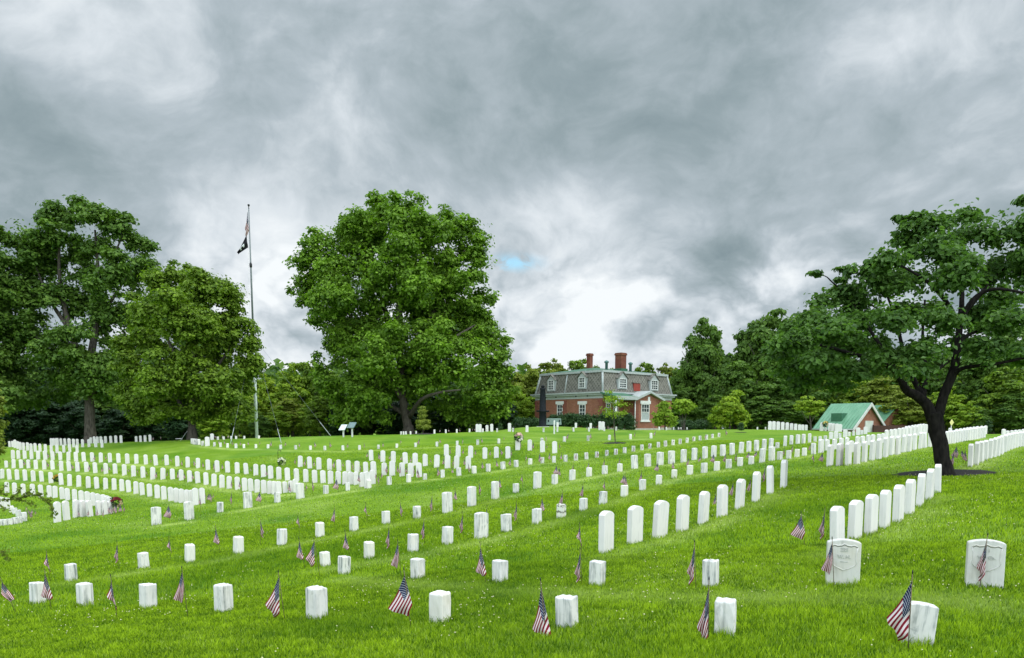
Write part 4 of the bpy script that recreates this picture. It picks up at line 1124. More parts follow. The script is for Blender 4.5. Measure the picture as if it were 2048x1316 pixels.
def round_lobes(seed, wide=3.2, z0=2.2, z1=9.6, n=13):
    lr = random.Random(seed); out = []
    for k in range(n):
        f = (k + .5) / n
        z = z0 + (z1 - z0) * f
        w = wide * math.sin(math.pi * (0.18 + .74 * f)) ** .8
        a = k * 2.4
        rr = w * lr.uniform(.35, .62)
        out.append(((math.cos(a) * w * .52, math.sin(a) * w * .52, z), (rr * 1.15, rr * 1.15, rr * .95)))
    out.append(((0, 0, (z0 + z1) / 2), (wide * .62, wide * .62, (z1 - z0) * .42)))
    return out
def cone_lobes(seed, wide=2.4, z0=.6, z1=9.9, n=15):
    lr = random.Random(seed); out = []
    for k in range(n):
        f = k / (n - 1)
        z = z0 + (z1 - z0) * f
        w = wide * (1 - f) ** .8 + .12
        for q in range(2):
            a = k * 2.1 + q * 3.1
            out.append(((math.cos(a) * w * .45, math.sin(a) * w * .45, z + lr.uniform(-.2, .2)), (w * .62 + .1, w * .62 + .1, .55)))
    return out
PROTO = {}
for key, args in {
    'dark': ('broadleaf_tree', round_lobes(1), L_DARK, 323, 54, 0.34, 0.55, 201, dict()),
    'dark2': ('broadleaf_tree', round_lobes(2, 3.4, 1.0, 9.8, 15), L_DARK, 342, 54, 0.34, 0.56, 202, dict()),
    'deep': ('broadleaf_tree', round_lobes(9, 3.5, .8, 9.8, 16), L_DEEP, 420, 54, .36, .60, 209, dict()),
    'mid': ('broadleaf_tree', round_lobes(3, 3.3, 1.2, 9.6, 14), L_MID, 323, 54, 0.32, 0.55, 203, dict()),
    'bright': ('broadleaf_tree', round_lobes(4, 3.3, .6, 9.6, 14), L_BRIGHT, 323, 54, 0.32, 0.55, 204, dict()),
    'yellow': ('broadleaf_tree', round_lobes(5, 3.5, .5, 9.5, 14), L_YELLOW, 323, 50, 0.34, 0.56, 205, dict()),
    'olive': ('broadleaf_tree', round_lobes(6, 3.4, 1.5, 9.6, 14), L_OLIVE, 323, 50, 0.32, 0.55, 206, dict()),
    'spruce': ('conifer_tree', cone_lobes(7), L_BLUE, 437, 43, 0.24, 0.33, 207, dict(flat=.35, droop=.3)),
    'wide_spruce': ('conifer_tree', cone_lobes(8, 3.4, .4, 9.8, 14), L_BLUE, 456, 43, 0.26, 0.39, 208, dict(flat=.35, droop=.3)),
}.items():
    PROTO[key] = make_proto(*args[:8], **args[8])

WOOD_USED = {}
TREEWORD = {'deep': 'shade-darkened green tree', 'dark': 'dark green tree', 'dark2': 'full dark green tree', 'mid': 'mid-green tree', 'bright': 'fresh green tree', 'yellow': 'yellow-green tree', 'olive': 'olive green tree',
            'spruce': 'slim dark conifer', 'wide_spruce': 'broad dark conifer'}
def copy_tree(kind, px, top, D, width, where, group, base_py=None):
    nm, tm, cm = PROTO[kind]
    p = stand(px, D)
    H = (at_depth(px, top, D).z - p.z)
    W = width * D / F_PX
    sx = W / (6.6 if 'spruce' not in kind else 5.2 if kind == 'spruce' else 7.0); sz = H / 10.1
    lb = TREEWORD[kind] + ' ' + where
    n = WOOD_USED.get(lb, 0); WOOD_USED[lb] = n + 1
    root = thing(nm, lb, 'tree', p, random.Random(int(px * 3 + top)).uniform(0, 6.28), group)
    root.scale = (sx, sx, sz)
    link('trunk', tm, root); link('crown', cm, root)
    return root

def wood(group, where, lst):
    n = len(lst)
    for i, (kind, px, top, D, w) in enumerate(sorted(lst, key=lambda e: e[1])):
        copy_tree(kind, px, top, D, w, '%s, %s from left' % (where, ordinal(i + 1)), group)
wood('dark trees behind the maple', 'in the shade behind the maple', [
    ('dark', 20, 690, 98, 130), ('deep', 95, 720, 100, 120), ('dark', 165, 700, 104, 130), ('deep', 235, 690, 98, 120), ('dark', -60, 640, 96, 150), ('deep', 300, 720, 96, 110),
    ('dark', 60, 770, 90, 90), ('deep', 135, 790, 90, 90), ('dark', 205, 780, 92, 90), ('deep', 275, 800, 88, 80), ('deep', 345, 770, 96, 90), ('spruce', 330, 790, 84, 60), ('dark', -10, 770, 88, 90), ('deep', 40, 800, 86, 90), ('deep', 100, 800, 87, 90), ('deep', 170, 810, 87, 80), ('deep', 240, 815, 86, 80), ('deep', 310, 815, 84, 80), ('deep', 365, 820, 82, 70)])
wood('trees beyond the flagpole', 'beyond the flagpole', [
    ('bright', 430, 760, 100, 90), ('bright', 425, 815, 80, 70), ('yellow', 540, 742, 112, 80), ('bright', 585, 722, 108, 90), ('mid', 625, 718, 110, 80), ('mid', 660, 735, 104, 80), ('olive', 575, 790, 96, 80),
    ('bright', 480, 770, 104, 70), ('mid', 500, 800, 92, 60), ('bright', 555, 810, 92, 60), ('bright', 620, 800, 95, 60), ('mid', 640, 790, 92, 70), ('dark2', 520, 830, 90, 50), ('yellow', 510, 785, 108, 60)])
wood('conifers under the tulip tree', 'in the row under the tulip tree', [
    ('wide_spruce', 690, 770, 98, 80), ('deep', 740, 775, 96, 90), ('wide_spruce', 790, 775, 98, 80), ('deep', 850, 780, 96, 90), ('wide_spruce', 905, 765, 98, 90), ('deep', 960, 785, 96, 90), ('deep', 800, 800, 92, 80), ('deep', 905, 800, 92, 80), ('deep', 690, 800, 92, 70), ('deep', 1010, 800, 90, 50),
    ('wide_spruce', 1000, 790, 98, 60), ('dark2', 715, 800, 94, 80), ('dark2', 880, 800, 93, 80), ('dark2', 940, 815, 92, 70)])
wood('trees behind the brick house', 'behind the brick house', [
    ('olive', 1020, 735, 112, 90), ('olive', 1062, 728, 114, 80), ('olive', 1105, 716, 118, 90), ('mid', 1160, 716, 118, 90), ('bright', 1030, 770, 100, 70), ('mid', 1285, 722, 118, 70), ('olive', 1330, 724, 116, 70),
    ('bright', 1050, 790, 92, 50), ('mid', 1215, 735, 120, 90), ('dark2', 1355, 740, 104, 60)])
wood('tall trees between the house and the shed', 'between the house and the shed', [
    ('dark2', 1405, 638, 104, 105), ('dark', 1395, 700, 106, 110), ('dark', 1440, 700, 108, 90), ('dark', 1500, 640, 106, 110), ('dark2', 1545, 622, 104, 140), ('dark', 1612, 612, 106, 130), ('dark', 1660, 660, 108, 120), ('dark2', 1470, 720, 98, 100),
    ('dark', 1540, 740, 98, 110), ('dark2', 1600, 730, 98, 110), ('dark', 1430, 790, 94, 80), ('dark2', 1520, 790, 94, 90), ('dark', 1580, 800, 93, 80), ('mid', 1650, 740, 98, 100), ('dark2', 1365, 770, 102, 70), ('dark', 1640, 800, 96, 70)])
wood('trees behind the shed and big trunk', 'behind the shed and the black trunk', [
    ('bright', 1715, 735, 104, 110), ('olive', 1760, 750, 98, 110), ('mid', 1800, 700, 110, 120), ('olive', 1820, 780, 92, 100), ('yellow', 1915, 745, 94, 90), ('bright', 1890, 770, 90, 80), ('dark2', 1880, 690, 108, 120),
    ('dark2', 1960, 690, 92, 130), ('mid', 2005, 730, 88, 120), ('dark', 2050, 650, 94, 150), ('dark2', 2110, 700, 90, 140), ('dark', 1985, 640, 104, 140), ('dark2', 2030, 780, 86, 100), ('bright', 1935, 800, 86, 60), ('dark', 1750, 690, 116, 130), ('dark', 1950, 810, 86, 60)])

# a far wood closing the gaps low between the trunks
def far_wood():
    lr = np.random.default_rng(55)
    n = 30000
    a = np.radians(lr.uniform(-44, 44, n)); r = lr.uniform(124, 150, n)
    x, y = r * np.sin(a), r * np.cos(a)
    topz = 9.5 + 3.0 * vn(a * 40) + 2.0 * vn(a * 130 + 9) - 3.0 * ((a > R(-1)) & (a < R(12)))
    z = ground_z(x, y) + lr.random(n) ** .8 * topz
    C = np.stack([x, y, z], -1)
    N = np.stack([-np.sin(a) * .5, -np.cos(a) * .5, np.full(n, .6)], -1) + lr.normal(size=(n, 3)) * .5
    N /= np.linalg.norm(N, axis=1)[:, None]
    V, F = quad_leaves(C, N, 1.25, lr)
    me = np_mesh('far_wood', V, F, L_DARK, {'tint': np.repeat(np.clip(lr.normal(.45, .25, n), 0, 1), 4)})
    tag(link('far_wood', me), 'dark mass of woodland far behind the trees', 'wood', kind='stuff')
def vn(t):
    return .5 + .5 * np.sin(t) * np.sin(t * .37 + 1)
far_wood()

# ---- garden trees, shrubs and hedges in front of the wood
def small_plant(name, label, cat, px, py, D, lobes, leafm, ncl, per, size, crad, seed, stems=(), group=None, barkm=None, **kw):
    base = stand(px, D) if py is None else on_ground(px, py)[0]
    if py is not None:
        D = 1 / float(inv_depth(px, py))
    root = thing(name, label, cat, base, 0, group)
    if stems:
        mb = MB()
        for pts, r0, r1 in stems:
            limb(mb, D, pts, r0, r1, base, 7, .04)
        mb.build('trunk', barkm or M_BARK, root)
    link('crown', crown_mesh('crown', shift(px_blobs(D, lobes), base), leafm, ncl, per, size, crad, seed, **kw), root)
    return root
small_plant('shrub', 'big rounded yellow-green shrub standing alone before the dark trees', 'shrub', 1460, None, 80, [(1460, 825, 36, 26, 0), (1440, 840, 22, 20, 0), (1482, 838, 18, 22, 0), (1458, 806, 20, 16, 0), (1470, 790, 14, 10, 0)], L_YELLOW, 168, 48, 0.22, 0.44, 301, [([(1460, 864), (1460, 820)], .1, .05)])
small_plant('shrub', 'egg-shaped green shrub against the right corner of the brick house', 'shrub', 1330, None, 74, [(1330, 835, 22, 24, 0), (1330, 815, 16, 14, 0), (1318, 845, 12, 14, 0), (1342, 845, 12, 14, 0)], L_BRIGHT, 128, 52, 0.16, 0.31, 302, [([(1330, 862), (1330, 820)], .08, .04)])
small_plant('garden_tree', 'small tree with three bare stems right of the brick house', 'tree', 1368, 860, 60, [(1366, 808, 15, 10, 0), (1356, 816, 10, 8, 0), (1378, 815, 10, 9, 0), (1368, 822, 14, 7, 0)], L_BRIGHT, 68, 48, 0.20, 0.37, 303,
            [([(1368, 862), (1366, 840), (1362, 815)], .055, .03), ([(1369, 862), (1370, 840), (1374, 815)], .05, .03), ([(1367, 862), (1361, 838), (1357, 818)], .045, .02)])
small_plant('garden_tree', 'small yellow-green tree in tiers at the left end of the shed', 'tree', 1622, None, 74, [(1618, 808, 30, 10, 0), (1605, 818, 16, 8, 0), (1632, 820, 22, 9, 0), (1615, 798, 16, 9, 0), (1625, 828, 22, 7, 0), (1596, 812, 10, 6, 0)], L_YELLOW, 104, 48, 0.20, 0.41, 304,
            [([(1622, 866), (1621, 845), (1617, 810)], .11, .05), ([(1622, 845), (1630, 830), (1640, 815)], .05, .02), ([(1621, 850), (1610, 835), (1602, 820)], .05, .02)], flat=.3)
small_plant('young_tree', 'thin young tree with sparse pale leaves standing before the brick house', 'tree', 1230, 886, 45, [(1222, 800, 26, 12, 0), (1238, 812, 22, 14, 0), (1208, 822, 18, 12, 0), (1230, 830, 26, 10, 0), (1250, 826, 12, 10, 0), (1222, 786, 14, 8, 0), (1205, 840, 10, 6, 0)], L_YELLOW, 52, 26, 0.10, 0.34, 305,
            [([(1231, 890), (1229, 860), (1227, 830), (1225, 800), (1222, 780)], .035, .012), ([(1228, 840), (1215, 822), (1204, 812)], .014, .005), ([(1227, 832), (1242, 815), (1252, 806)], .014, .005), ([(1226, 815), (1216, 798), (1210, 788)], .012, .004)], inner=.1)
small_plant('conifer_shrub', 'young brownish conifer in a mulch ring left of the tulip tree stones', 'conifer', 846, 866, 55, [(846, 855, 17, 7, 0), (846, 845, 15, 7, 0), (846, 834, 11, 7, 0), (846, 824, 7, 6, 0), (846, 816, 3, 5, 0)], L_OLIVE, 104, 52, 0.10, 0.22, 306, [([(846, 868), (846, 825)], .06, .02)])
small_plant('conifer_shrub', 'small trimmed cone conifer alone on the open grass', 'conifer', 1482, 864.5, 60, [(1482, 858, 6.5, 4, 0), (1482, 853, 5, 4, 0), (1482, 848.5, 3, 3, 0)], L_HEDGE, 56, 48, 0.09, 0.15, 307)
small_plant('conifer_shrub', 'narrow dark conifer at the end of the long white row', 'conifer', 1978, 866, 60, [(1978, 861, 5, 5, 0), (1978, 853, 4.5, 5, 0), (1978, 846, 2.5, 4, 0)], L_HEDGE, 56, 48, 0.09, 0.17, 308)
for (px, top, w, lb) in ((1001, 845, 5, 'tiny cone shrub among the crest stones by the tulip tree'), (1241, 847, 4.5, 'tiny cone shrub right of the thin young tree'), (1264, 836, 7, 'little cone shrub at the left corner of the gabled wing')):
    small_plant('cone_shrub', lb, 'shrub', px, 861.5, 60, [(px, 856, w, 4, 0), (px, (856 + top) / 2, w * .65, 4, 0), (px, top + 3, w * .35, 3, 0)], L_HEDGE, 90, 18, .10, .09, int(px), group=None)
def hedge(label, x0, x1, top, D, seed, dd=0):
    n = max(3, int((x1 - x0) / 16))
    lob = [(x0 + (x1 - x0) * (i + .5) / n, (top + 862) / 2 + (i % 2) * 1.0, (x1 - x0) / n * .85, (864 - top) / 2 + 3, 0) for i in range(n)]
    small_plant('hedge', label, 'hedge', (x0 + x1) / 2, None, D, lob, L_HEDGE, 70 * n, 42, .15, .30, seed, inner=.35, flat=.9)
hedge('long dark clipped hedge under the windows of the brick house', 1100, 1212, 829, 77, 401)
hedge('dark round hedge right of the thin young tree', 1212, 1266, 829, 76, 402)
hedge('dark hedge behind the upright cannon', 1030, 1098, 838, 79, 403)
hedge('low dark hedge right of the brick house', 1350, 1412, 842, 82, 404)

# ---- the juniper leaning in at the left edge, close to the viewer
pj = stand(-140, 5.2)
root_j = thing('juniper', 'feathery juniper reaching in from the left edge, close by', 'tree', pj)
mb = MB()
limb(mb, 5.2, [(-140, 1330), (-135, 1150), (-128, 980), (-120, 850), (-115, 760)], .07, .02, pj, 8)
SPR = [([(-130, 1010), (-60, 1003), (0, 1000), (30, 998), (62, 990), (78, 992), (92, 1002), (104, 1016), (112, 1027)], .010, .0015),
       ([(20, 999), (34, 986), (44, 975)], .004, .001), ([(30, 998), (45, 1001), (58, 1006), (72, 1012)], .004, .001), ([(40, 997), (55, 986), (64, 979)], .003, .001), ([(62, 991), (76, 988), (88, 987)], .003, .001),
       ([(88, 998), (100, 1000), (106, 1001)], .003, .001), ([(-120, 1020), (-40, 985), (0, 984), (10, 972), (13, 970)], .007, .001), ([(0, 984), (12, 990), (18, 986)], .003, .001), ([(-10, 1004), (10, 1018), (18, 1017)], .004, .001),
       ([(102, 1012), (104, 1022), (104, 1033)], .002, .001), ([(-110, 1120), (-40, 1108), (0, 1104), (8, 1103), (16, 1103)], .007, .001), ([(0, 1104), (8, 1108), (14, 1116), (20, 1121)], .003, .001),
       ([(-128, 900), (-60, 880), (-10, 868)], .012, .004), ([(-126, 860), (-60, 838), (-8, 826)], .012, .004), ([(-122, 960), (-60, 925), (-5, 905)], .010, .003), ([(-118, 820), (-60, 800), (-12, 794)], .010, .003)]
for pts, a, b in SPR:
    limb(mb, 5.2, pts, a * .55, b * .8, pj, 6, 0)
mb.build('trunk', M_BARK, root_j)
def spray_leaves():
    lr = np.random.default_rng(77)
    Cs, Ns = [], []
    for pts, a, b in SPR[:12]:
        P = [np.array(at_depth(p[0], p[1], 5.2) - pj) for p in pts]
        for q in range(len(P) - 1):
            L = np.linalg.norm(P[q + 1] - P[q]); n = int(L * 420)
            if pts[q][0] < -70:
                continue
            t = lr.random(n)[:, None]
            c = P[q] * (1 - t) + P[q + 1] * t
            d = (P[q + 1] - P[q]) / (L + 1e-9)
            o = lr.normal(size=(n, 3)) * np.array([.007, .007, .008])
            Cs.append(c + o + d * lr.uniform(0, .012, (n, 1))); Ns.append(lr.normal(size=(n, 3)))
    C = np.concatenate(Cs); N = np.concatenate(Ns); N /= np.linalg.norm(N, axis=1)[:, None]
    V, F = quad_leaves(C, N, .017, lr)
    return V, F, np.repeat(lr.random(len(C)) * .5, 4)
lob = [(-6, 905, 13, 16, 0), (-4, 880, 14, 16, 0), (-2, 855, 16, 16, .1), (-6, 830, 18, 16, 0), (-10, 805, 18, 16, .1), (-30, 870, 30, 40, .1), (-40, 820, 30, 40, 0), (-18, 785, 16, 14, 0), (-60, 900, 40, 50, .2), (-70, 800, 40, 50, .1), (-14, 925, 10, 10, 0)]
link('crown', crown_mesh('crown', shift(px_blobs(5.2, lob), pj), L_OLIVE, 330, 60, .020, .034, 78, flat=.9, inner=.2, extra=[spray_leaves()]), root_j)

# ------------------------------------------------------------------ buildings
def brick_mat(name, c0, c1, mortar, sc=1.0):
    m, t, b = mat(name, c0, 0.85, spec=0.2)
    tc = t.node('ShaderNodeTexCoord')
    s1 = t.node('ShaderNodeSeparateXYZ'); t.l.new(tc.outputs['Object'], s1.inputs[0])
    s2 = t.node('ShaderNodeSeparateXYZ'); t.l.new(tc.outputs['Normal'], s2.inputs[0])
    onx = t.math('GREATER_THAN', t.math('ABSOLUTE', s2.outputs[0]), 0.6)
    u = t.math('ADD', t.math('MULTIPLY', s1.outputs[1], onx), t.math('MULTIPLY', s1.outputs[0], t.math('SUBTRACT', 1.0, onx)))
    cb = t.node('ShaderNodeCombineXYZ'); t.put(cb.inputs[0], u); t.put(cb.inputs[1], s1.outputs[2])
    br = t.node('ShaderNodeTexBrick')
    t.l.new(cb.outputs[0], br.inputs['Vector'])
    br.inputs['Scale'].default_value = 1.0 / sc
    br.inputs['Brick Width'].default_value = 0.23; br.inputs['Row Height'].default_value = 0.078
    br.inputs['Mortar Size'].default_value = 0.008
    br.inputs['Color1'].default_value = c0 + (1,); br.inputs['Color2'].default_value = c1 + (1,); br.inputs['Mortar'].default_value = mortar + (1,)
    n = t.noise(tc.outputs['Object'], 1.3, 4)
    col = t.mix(t.mapr(n, .35, .7, 0, .8), br.outputs['Color'], (0.20, 0.085, 0.05))
    t.l.new(col, b.inputs['Base Color'])
    return m
M_BRICK = brick_mat("red_brick", (0.215, 0.066, 0.038), (0.31, 0.11, 0.062), (0.27, 0.19, 0.16))
M_BRICKQ = brick_mat("dark_red_brick", (0.17, 0.042, 0.034), (0.22, 0.058, 0.042), (0.2, 0.12, 0.1))
M_CHIM = brick_mat("chimney_brick", (0.115, 0.024, 0.017), (0.145, 0.033, 0.022), (0.15, 0.07, 0.06))
def slate_mat(name, a, b_, line):
    m, t, b = mat(name, a, 0.75)
    tc = t.node('ShaderNodeTexCoord')
    s1 = t.node('ShaderNodeSeparateXYZ'); t.l.new(tc.outputs['Object'], s1.inputs[0])
    s2 = t.node('ShaderNodeSeparateXYZ'); t.l.new(tc.outputs['Normal'], s2.inputs[0])
    onx = t.math('GREATER_THAN', t.math('ABSOLUTE', s2.outputs[0]), 0.6)
    u = t.math('ADD', t.math('MULTIPLY', s1.outputs[1], onx), t.math('MULTIPLY', s1.outputs[0], t.math('SUBTRACT', 1.0, onx)))
    p = t.math('ADD', u, s1.outputs[2]); q = t.math('SUBTRACT', u, s1.outputs[2])
    cb = t.node('ShaderNodeCombineXYZ'); t.put(cb.inputs[0], p); t.put(cb.inputs[1], q)
    br = t.node('ShaderNodeTexBrick', offset=0.0); t.l.new(cb.outputs[0], br.inputs['Vector'])
    br.inputs['Scale'].default_value = 1.0; br.inputs['Brick Width'].default_value = 0.46; br.inputs['Row Height'].default_value = 0.46
    br.inputs['Mortar Size'].default_value = 0.07
    br.inputs['Color1'].default_value = a + (1,); br.inputs['Color2'].default_value = b_ + (1,); br.inputs['Mortar'].default_value = line + (1,)
    n = t.noise(tc.outputs['Object'], 2.0, 5)
    t.l.new(t.mix(t.mapr(n, .4, .65, 0, .7), br.outputs['Color'], (0.085, 0.08, 0.068)), b.inputs['Base Color'])
    return m
M_SLATE = slate_mat("grey_slate", (0.075, 0.072, 0.060), (0.150, 0.140, 0.118), (0.205, 0.19, 0.165))
M_TRIM = noisy("pale_grey_trim", (0.32, 0.345, 0.34), (0.38, 0.405, 0.40), 3, 0.6, 4, 0.0)
M_WTRIM = noisy("white_trim", (0.58, 0.57, 0.56), (0.66, 0.65, 0.63), 4, 0.6, 4, 0.0)
M_TRIM2 = noisy("worn_white_trim", (0.44, 0.43, 0.42), (0.54, 0.53, 0.51), 3, 0.7, 4, 0.0)
M_GREENROOF = noisy("green_roof_paint", (0.025, 0.10, 0.055), (0.045, 0.14, 0.08), 2, 0.5, 4, 0.0)
M_VENT = noisy("teal_vent_metal", (0.06, 0.13, 0.13), (0.10, 0.18, 0.17), 5, 0.5, 3, 0.0)
M_GLASS = mat("dark_glass", (0.035, 0.045, 0.05), 0.08, 0, 0.6)[0]
M_CURTAIN = noisy("pale_blind", (0.30, 0.33, 0.33), (0.38, 0.40, 0.40), 5, 0.5, 3, 0)
M_HATCH = noisy("red_hatch_paint", (0.22, 0.03, 0.02), (0.27, 0.045, 0.03), 6, 0.6, 3, 0)
M_STONEBASE = noisy("grey_foundation_stone", (0.35, 0.34, 0.28), (0.46, 0.44, 0.38), 3, 0.85)

PHI = R(42.5)
cH = at_depth(1204.4, 860, 82.0)
zg = float(ground_z(cH.x, cH.y)) - 0.12
house = thing('brick_house', 'red brick house with grey slate mansard roof, white dormers and two chimneys', 'house', (cH.x, cH.y, zg), PHI)
def on_right(px, y0=0.0):
    k = (px - PX0) / F_PX * CT
    return (k * (cH.y + y0 * math.cos(PHI)) - cH.x + y0 * math.sin(PHI)) / (math.cos(PHI) - k * math.sin(PHI))
def on_left(px, x0=0.0):
    k = (px - PX0) / F_PX * CT
    return (cH.x + x0 * math.cos(PHI) - k * (cH.y + x0 * math.sin(PHI))) / (math.sin(PHI) + k * math.cos(PHI))
def hz(px, py, x, y):
    """height above the house base of the photo pixel for a point with local plan position x, y"""
    Y = cH.y + x * math.sin(PHI) + y * math.cos(PHI)
    r = ray(px, py)
    return EYE + Y * r[2] / r[1] - zg
L2, L1 = on_right(1342), on_left(1071)
Z_EAVE, Z_TOP = hz(1204, 783, 0, 0), hz(1204, 738.5, 0, 0)
Z_FR0 = hz(1204, 796, 0, 0)
IN, OV = 0.45, 0.45
MB().box(0, L2, 0, L1, 0.0, Z_FR0 + .05).build('wall', M_BRICK, house)
MB().box(-.06, L2 + .06, -.06, L1 + .06, 0, .45).build('foundation', M_STONEBASE, house)
MB().box(-.04, L2 + .04, -.04, L1 + .04, Z_FR0, Z_EAVE - .36).build('frieze', M_TRIM, house)
mb = MB().box(-OV, L2 + OV, -OV, L1 + OV, Z_EAVE - .16, Z_EAVE)
mb.box(-OV * .62, L2 + OV * .62, -OV * .62, L1 + OV * .62, Z_EAVE - .36, Z_EAVE - .16)
mb.build('cornice', M_TRIM, house)
b4 = [(0, 0), (L2, 0), (L2, L1), (0, L1)]
t4 = [(IN, IN), (L2 - IN, IN), (L2 - IN, L1 - IN), (IN, L1 - IN)]
roof = MB().add([(x, y, Z_EAVE) for x, y in b4] + [(x, y, Z_TOP - .22) for x, y in t4], [(0, 1, 5, 4), (1, 2, 6, 5), (2, 3, 7, 6), (3, 0, 4, 7), (4, 5, 6, 7)]).build('roof', M_SLATE, house)
for (bx, by), (tx, ty) in zip(b4, t4):
    MB().tube([(bx, by, Z_EAVE), (tx, ty, Z_TOP - .2)], .13, 6).build('hip_trim', M_TRIM, roof)
MB().box(IN - .14, L2 - IN + .14, IN - .14, L1 - IN + .14, Z_TOP - .24, Z_TOP).build('roof_edge', M_TRIM, roof)
cx, cy = L2 / 2, L1 / 2
tz = Z_TOP + .68
MB().add([(IN - .1, IN - .1, Z_TOP + .003), (L2 - IN + .1, IN - .1, Z_TOP + .003), (L2 - IN + .1, L1 - IN + .1, Z_TOP + .003), (IN - .1, L1 - IN + .1, Z_TOP + .003), (cx - 2, cy, tz), (cx + 2, cy, tz)],
         [(0, 1, 5, 4), (1, 2, 5), (2, 3, 4, 5), (3, 0, 4)]).build('flat_roof', M_GREENROOF, roof)
# second seam on the left slope where the plan steps
s_ = on_left(1129)
MB().tube([(-.01, s_, Z_EAVE), (IN - .01, s_, Z_TOP - .24)], .08, 6).build('hip_trim', M_TRIM, roof)

def wbox(mb, side, u0, u1, n0, n1, z0, z1, m=0, off=0.0):
    if side == 'R':
        mb.box(u0, u1, off - n1, off - n0, z0, z1, m)
    else:
        mb.box(off - n1, off - n0, u0, u1, z0, z1, m)
def window(side, u0, u1, z0, z1, rows=2, cols=2, lintel=True, off=0.0, blind=False, parent=None, fw=.09):
    a, b = min(u0, u1), max(u0, u1)
    mb = MB()
    wbox(mb, side, a, a + fw, .0, .07, z0, z1, 0, off); wbox(mb, side, b - fw, b, .0, .07, z0, z1, 0, off)
    wbox(mb, side, a + fw, b - fw, .0, .07, z1 - fw, z1, 0, off); wbox(mb, side, a + fw, b - fw, .0, .07, z0, z0 + fw, 0, off)
    zm = (z0 + z1) / 2
    wbox(mb, side, a + fw, b - fw, .005, .055, zm - .035, zm + .035, 0, off)
    for c in range(1, cols):
        x = a + fw + (b - a - 2 * fw) * c / cols
        lo = zm + .035 if blind else z0 + fw
        wbox(mb, side, x - .022, x + .022, .008, .045, lo, z1 - fw, 0, off)
    for h0, h1 in ((z0 + fw, zm - .035), (zm + .035, z1 - fw)):
        if blind and h0 < zm - .1:
            continue
        for r in range(1, rows):
            z = h0 + (h1 - h0) * r / rows
            wbox(mb, side, a + fw, b - fw, .006, .040, z - .02, z + .02, 0, off)
    w = mb.build('window', M_WTRIM, parent or house)
    p = MB(); wbox(p, side, a + fw, b - fw, .002, .02, zm if blind else z0 + fw, z1 - fw, 0, off)
    p.build('pane', M_GLASS, w)
    if blind:
        p = MB(); wbox(p, side, a + fw, b - fw, .002, .02, z0 + fw, zm, 0, off); p.build('pane', M_CURTAIN, w)
    if lintel:
        p = MB(); wbox(p, side, a - .2, b + .2, .002, .10, z1 + .003, z1 + .34, 0, off); p.build('lintel', M_WTRIM, w)
        p = MB(); wbox(p, side, a - .14, b + .14, .002, .12, z0 - .16, z0 - .003, 0, off); p.build('sill', M_WTRIM, w)
    return w
# ground floor windows
for x0, x1 in ((1114.5, 1125.5), (1158.5, 1171)):
    a, b = on_left(x1), on_left(x0)
    zt = hz((x0 + x1) / 2, 808.5, 0, (a + b) / 2)
    window('L', a, b, zt - 1.75, zt)
for x0, x1 in ((1211, 1220), (1226, 1235)):
    a, b = on_right(x0), on_right(x1)
    zt = hz((x0 + x1) / 2, 806, (a + b) / 2, 0)
    window('R', a, b, zt - 1.9, zt)
# dormers
def dormer(side, x0, x1, ytop, ybot):
    f = on_left if side == 'L' else on_right
    a, b = sorted((f(x0), f(x1)))
    c = (a + b) / 2
    pl = (0, c) if side == 'L' else (c, 0)
    z0, z1 = hz((x0 + x1) / 2, ybot, *pl), hz((x0 + x1) / 2, ytop, *pl)
    zs = z1 - (b - a) * .42
    body = MB()
    poly = [(a, z0), (b, z0), (b, zs), (c, z1), (a, zs)]
    if side == 'R':
        body.prism(poly, -.02, 1.0)
    else:
        vs = [(-.02, u, z) for u, z in poly] + [(1.0, u, z) for u, z in poly]
        n = 5
        body.add(vs, [tuple(range(n))[::-1], tuple(range(n, 2 * n))] + [(i, (i + 1) % n, (i + 1) % n + n, i + n) for i in range(n)])
    d = body.build('dormer', M_TRIM, house)
    rf = MB()
    for u0, u1 in ((a - .12, c), (b + .12, c)):
        za = zs - .05; th = .07
        q = [(u0, za), (u1, z1 + .06), (u1, z1 + .06 + th), (u0, za + th)]
        if side == 'R':
            rf.add([(u, -.16, z) for u, z in q] + [(u, 1.0, z) for u, z in q], [(0, 1, 2, 3), (7, 6, 5, 4), (0, 4, 5, 1), (1, 5, 6, 2), (2, 6, 7, 3), (3, 7, 4, 0)])
        else:
            rf.add([(-.16, u, z) for u, z in q] + [(1.0, u, z) for u, z in q], [(0, 1, 2, 3), (7, 6, 5, 4), (0, 4, 5, 1), (1, 5, 6, 2), (2, 6, 7, 3), (3, 7, 4, 0)])
    rf.build('dormer_roof', M_SLATE, d)
    window(side, a + .18, b - .18, z0 + .12, zs - .02, lintel=False, off=-.021, parent=d, cols=3, fw=.06)
dormer('L', 1094.5, 1109.5, 751, 782.5); dormer('L', 1155.5, 1171.5, 745, 778)
dormer('R', 1235, 1252.6, 745, 778); dormer('R', 1298.6, 1315, 749, 781.5)
# the small red hatch on the right slope
a, b = on_right(1267), on_right(1279.5)
z0, z1 = hz(1273, 783, (a + b) / 2, 0), hz(1273, 766.5, (a + b) / 2, 0)
h = MB().box(a, b, .02, .7, z0 + .05, z1).build('roof_hatch', M_HATCH, house)
MB().box(a - .08, b + .08, -.05, .75, z1, z1 + .1).build('hatch_roof', M_SLATE, h)
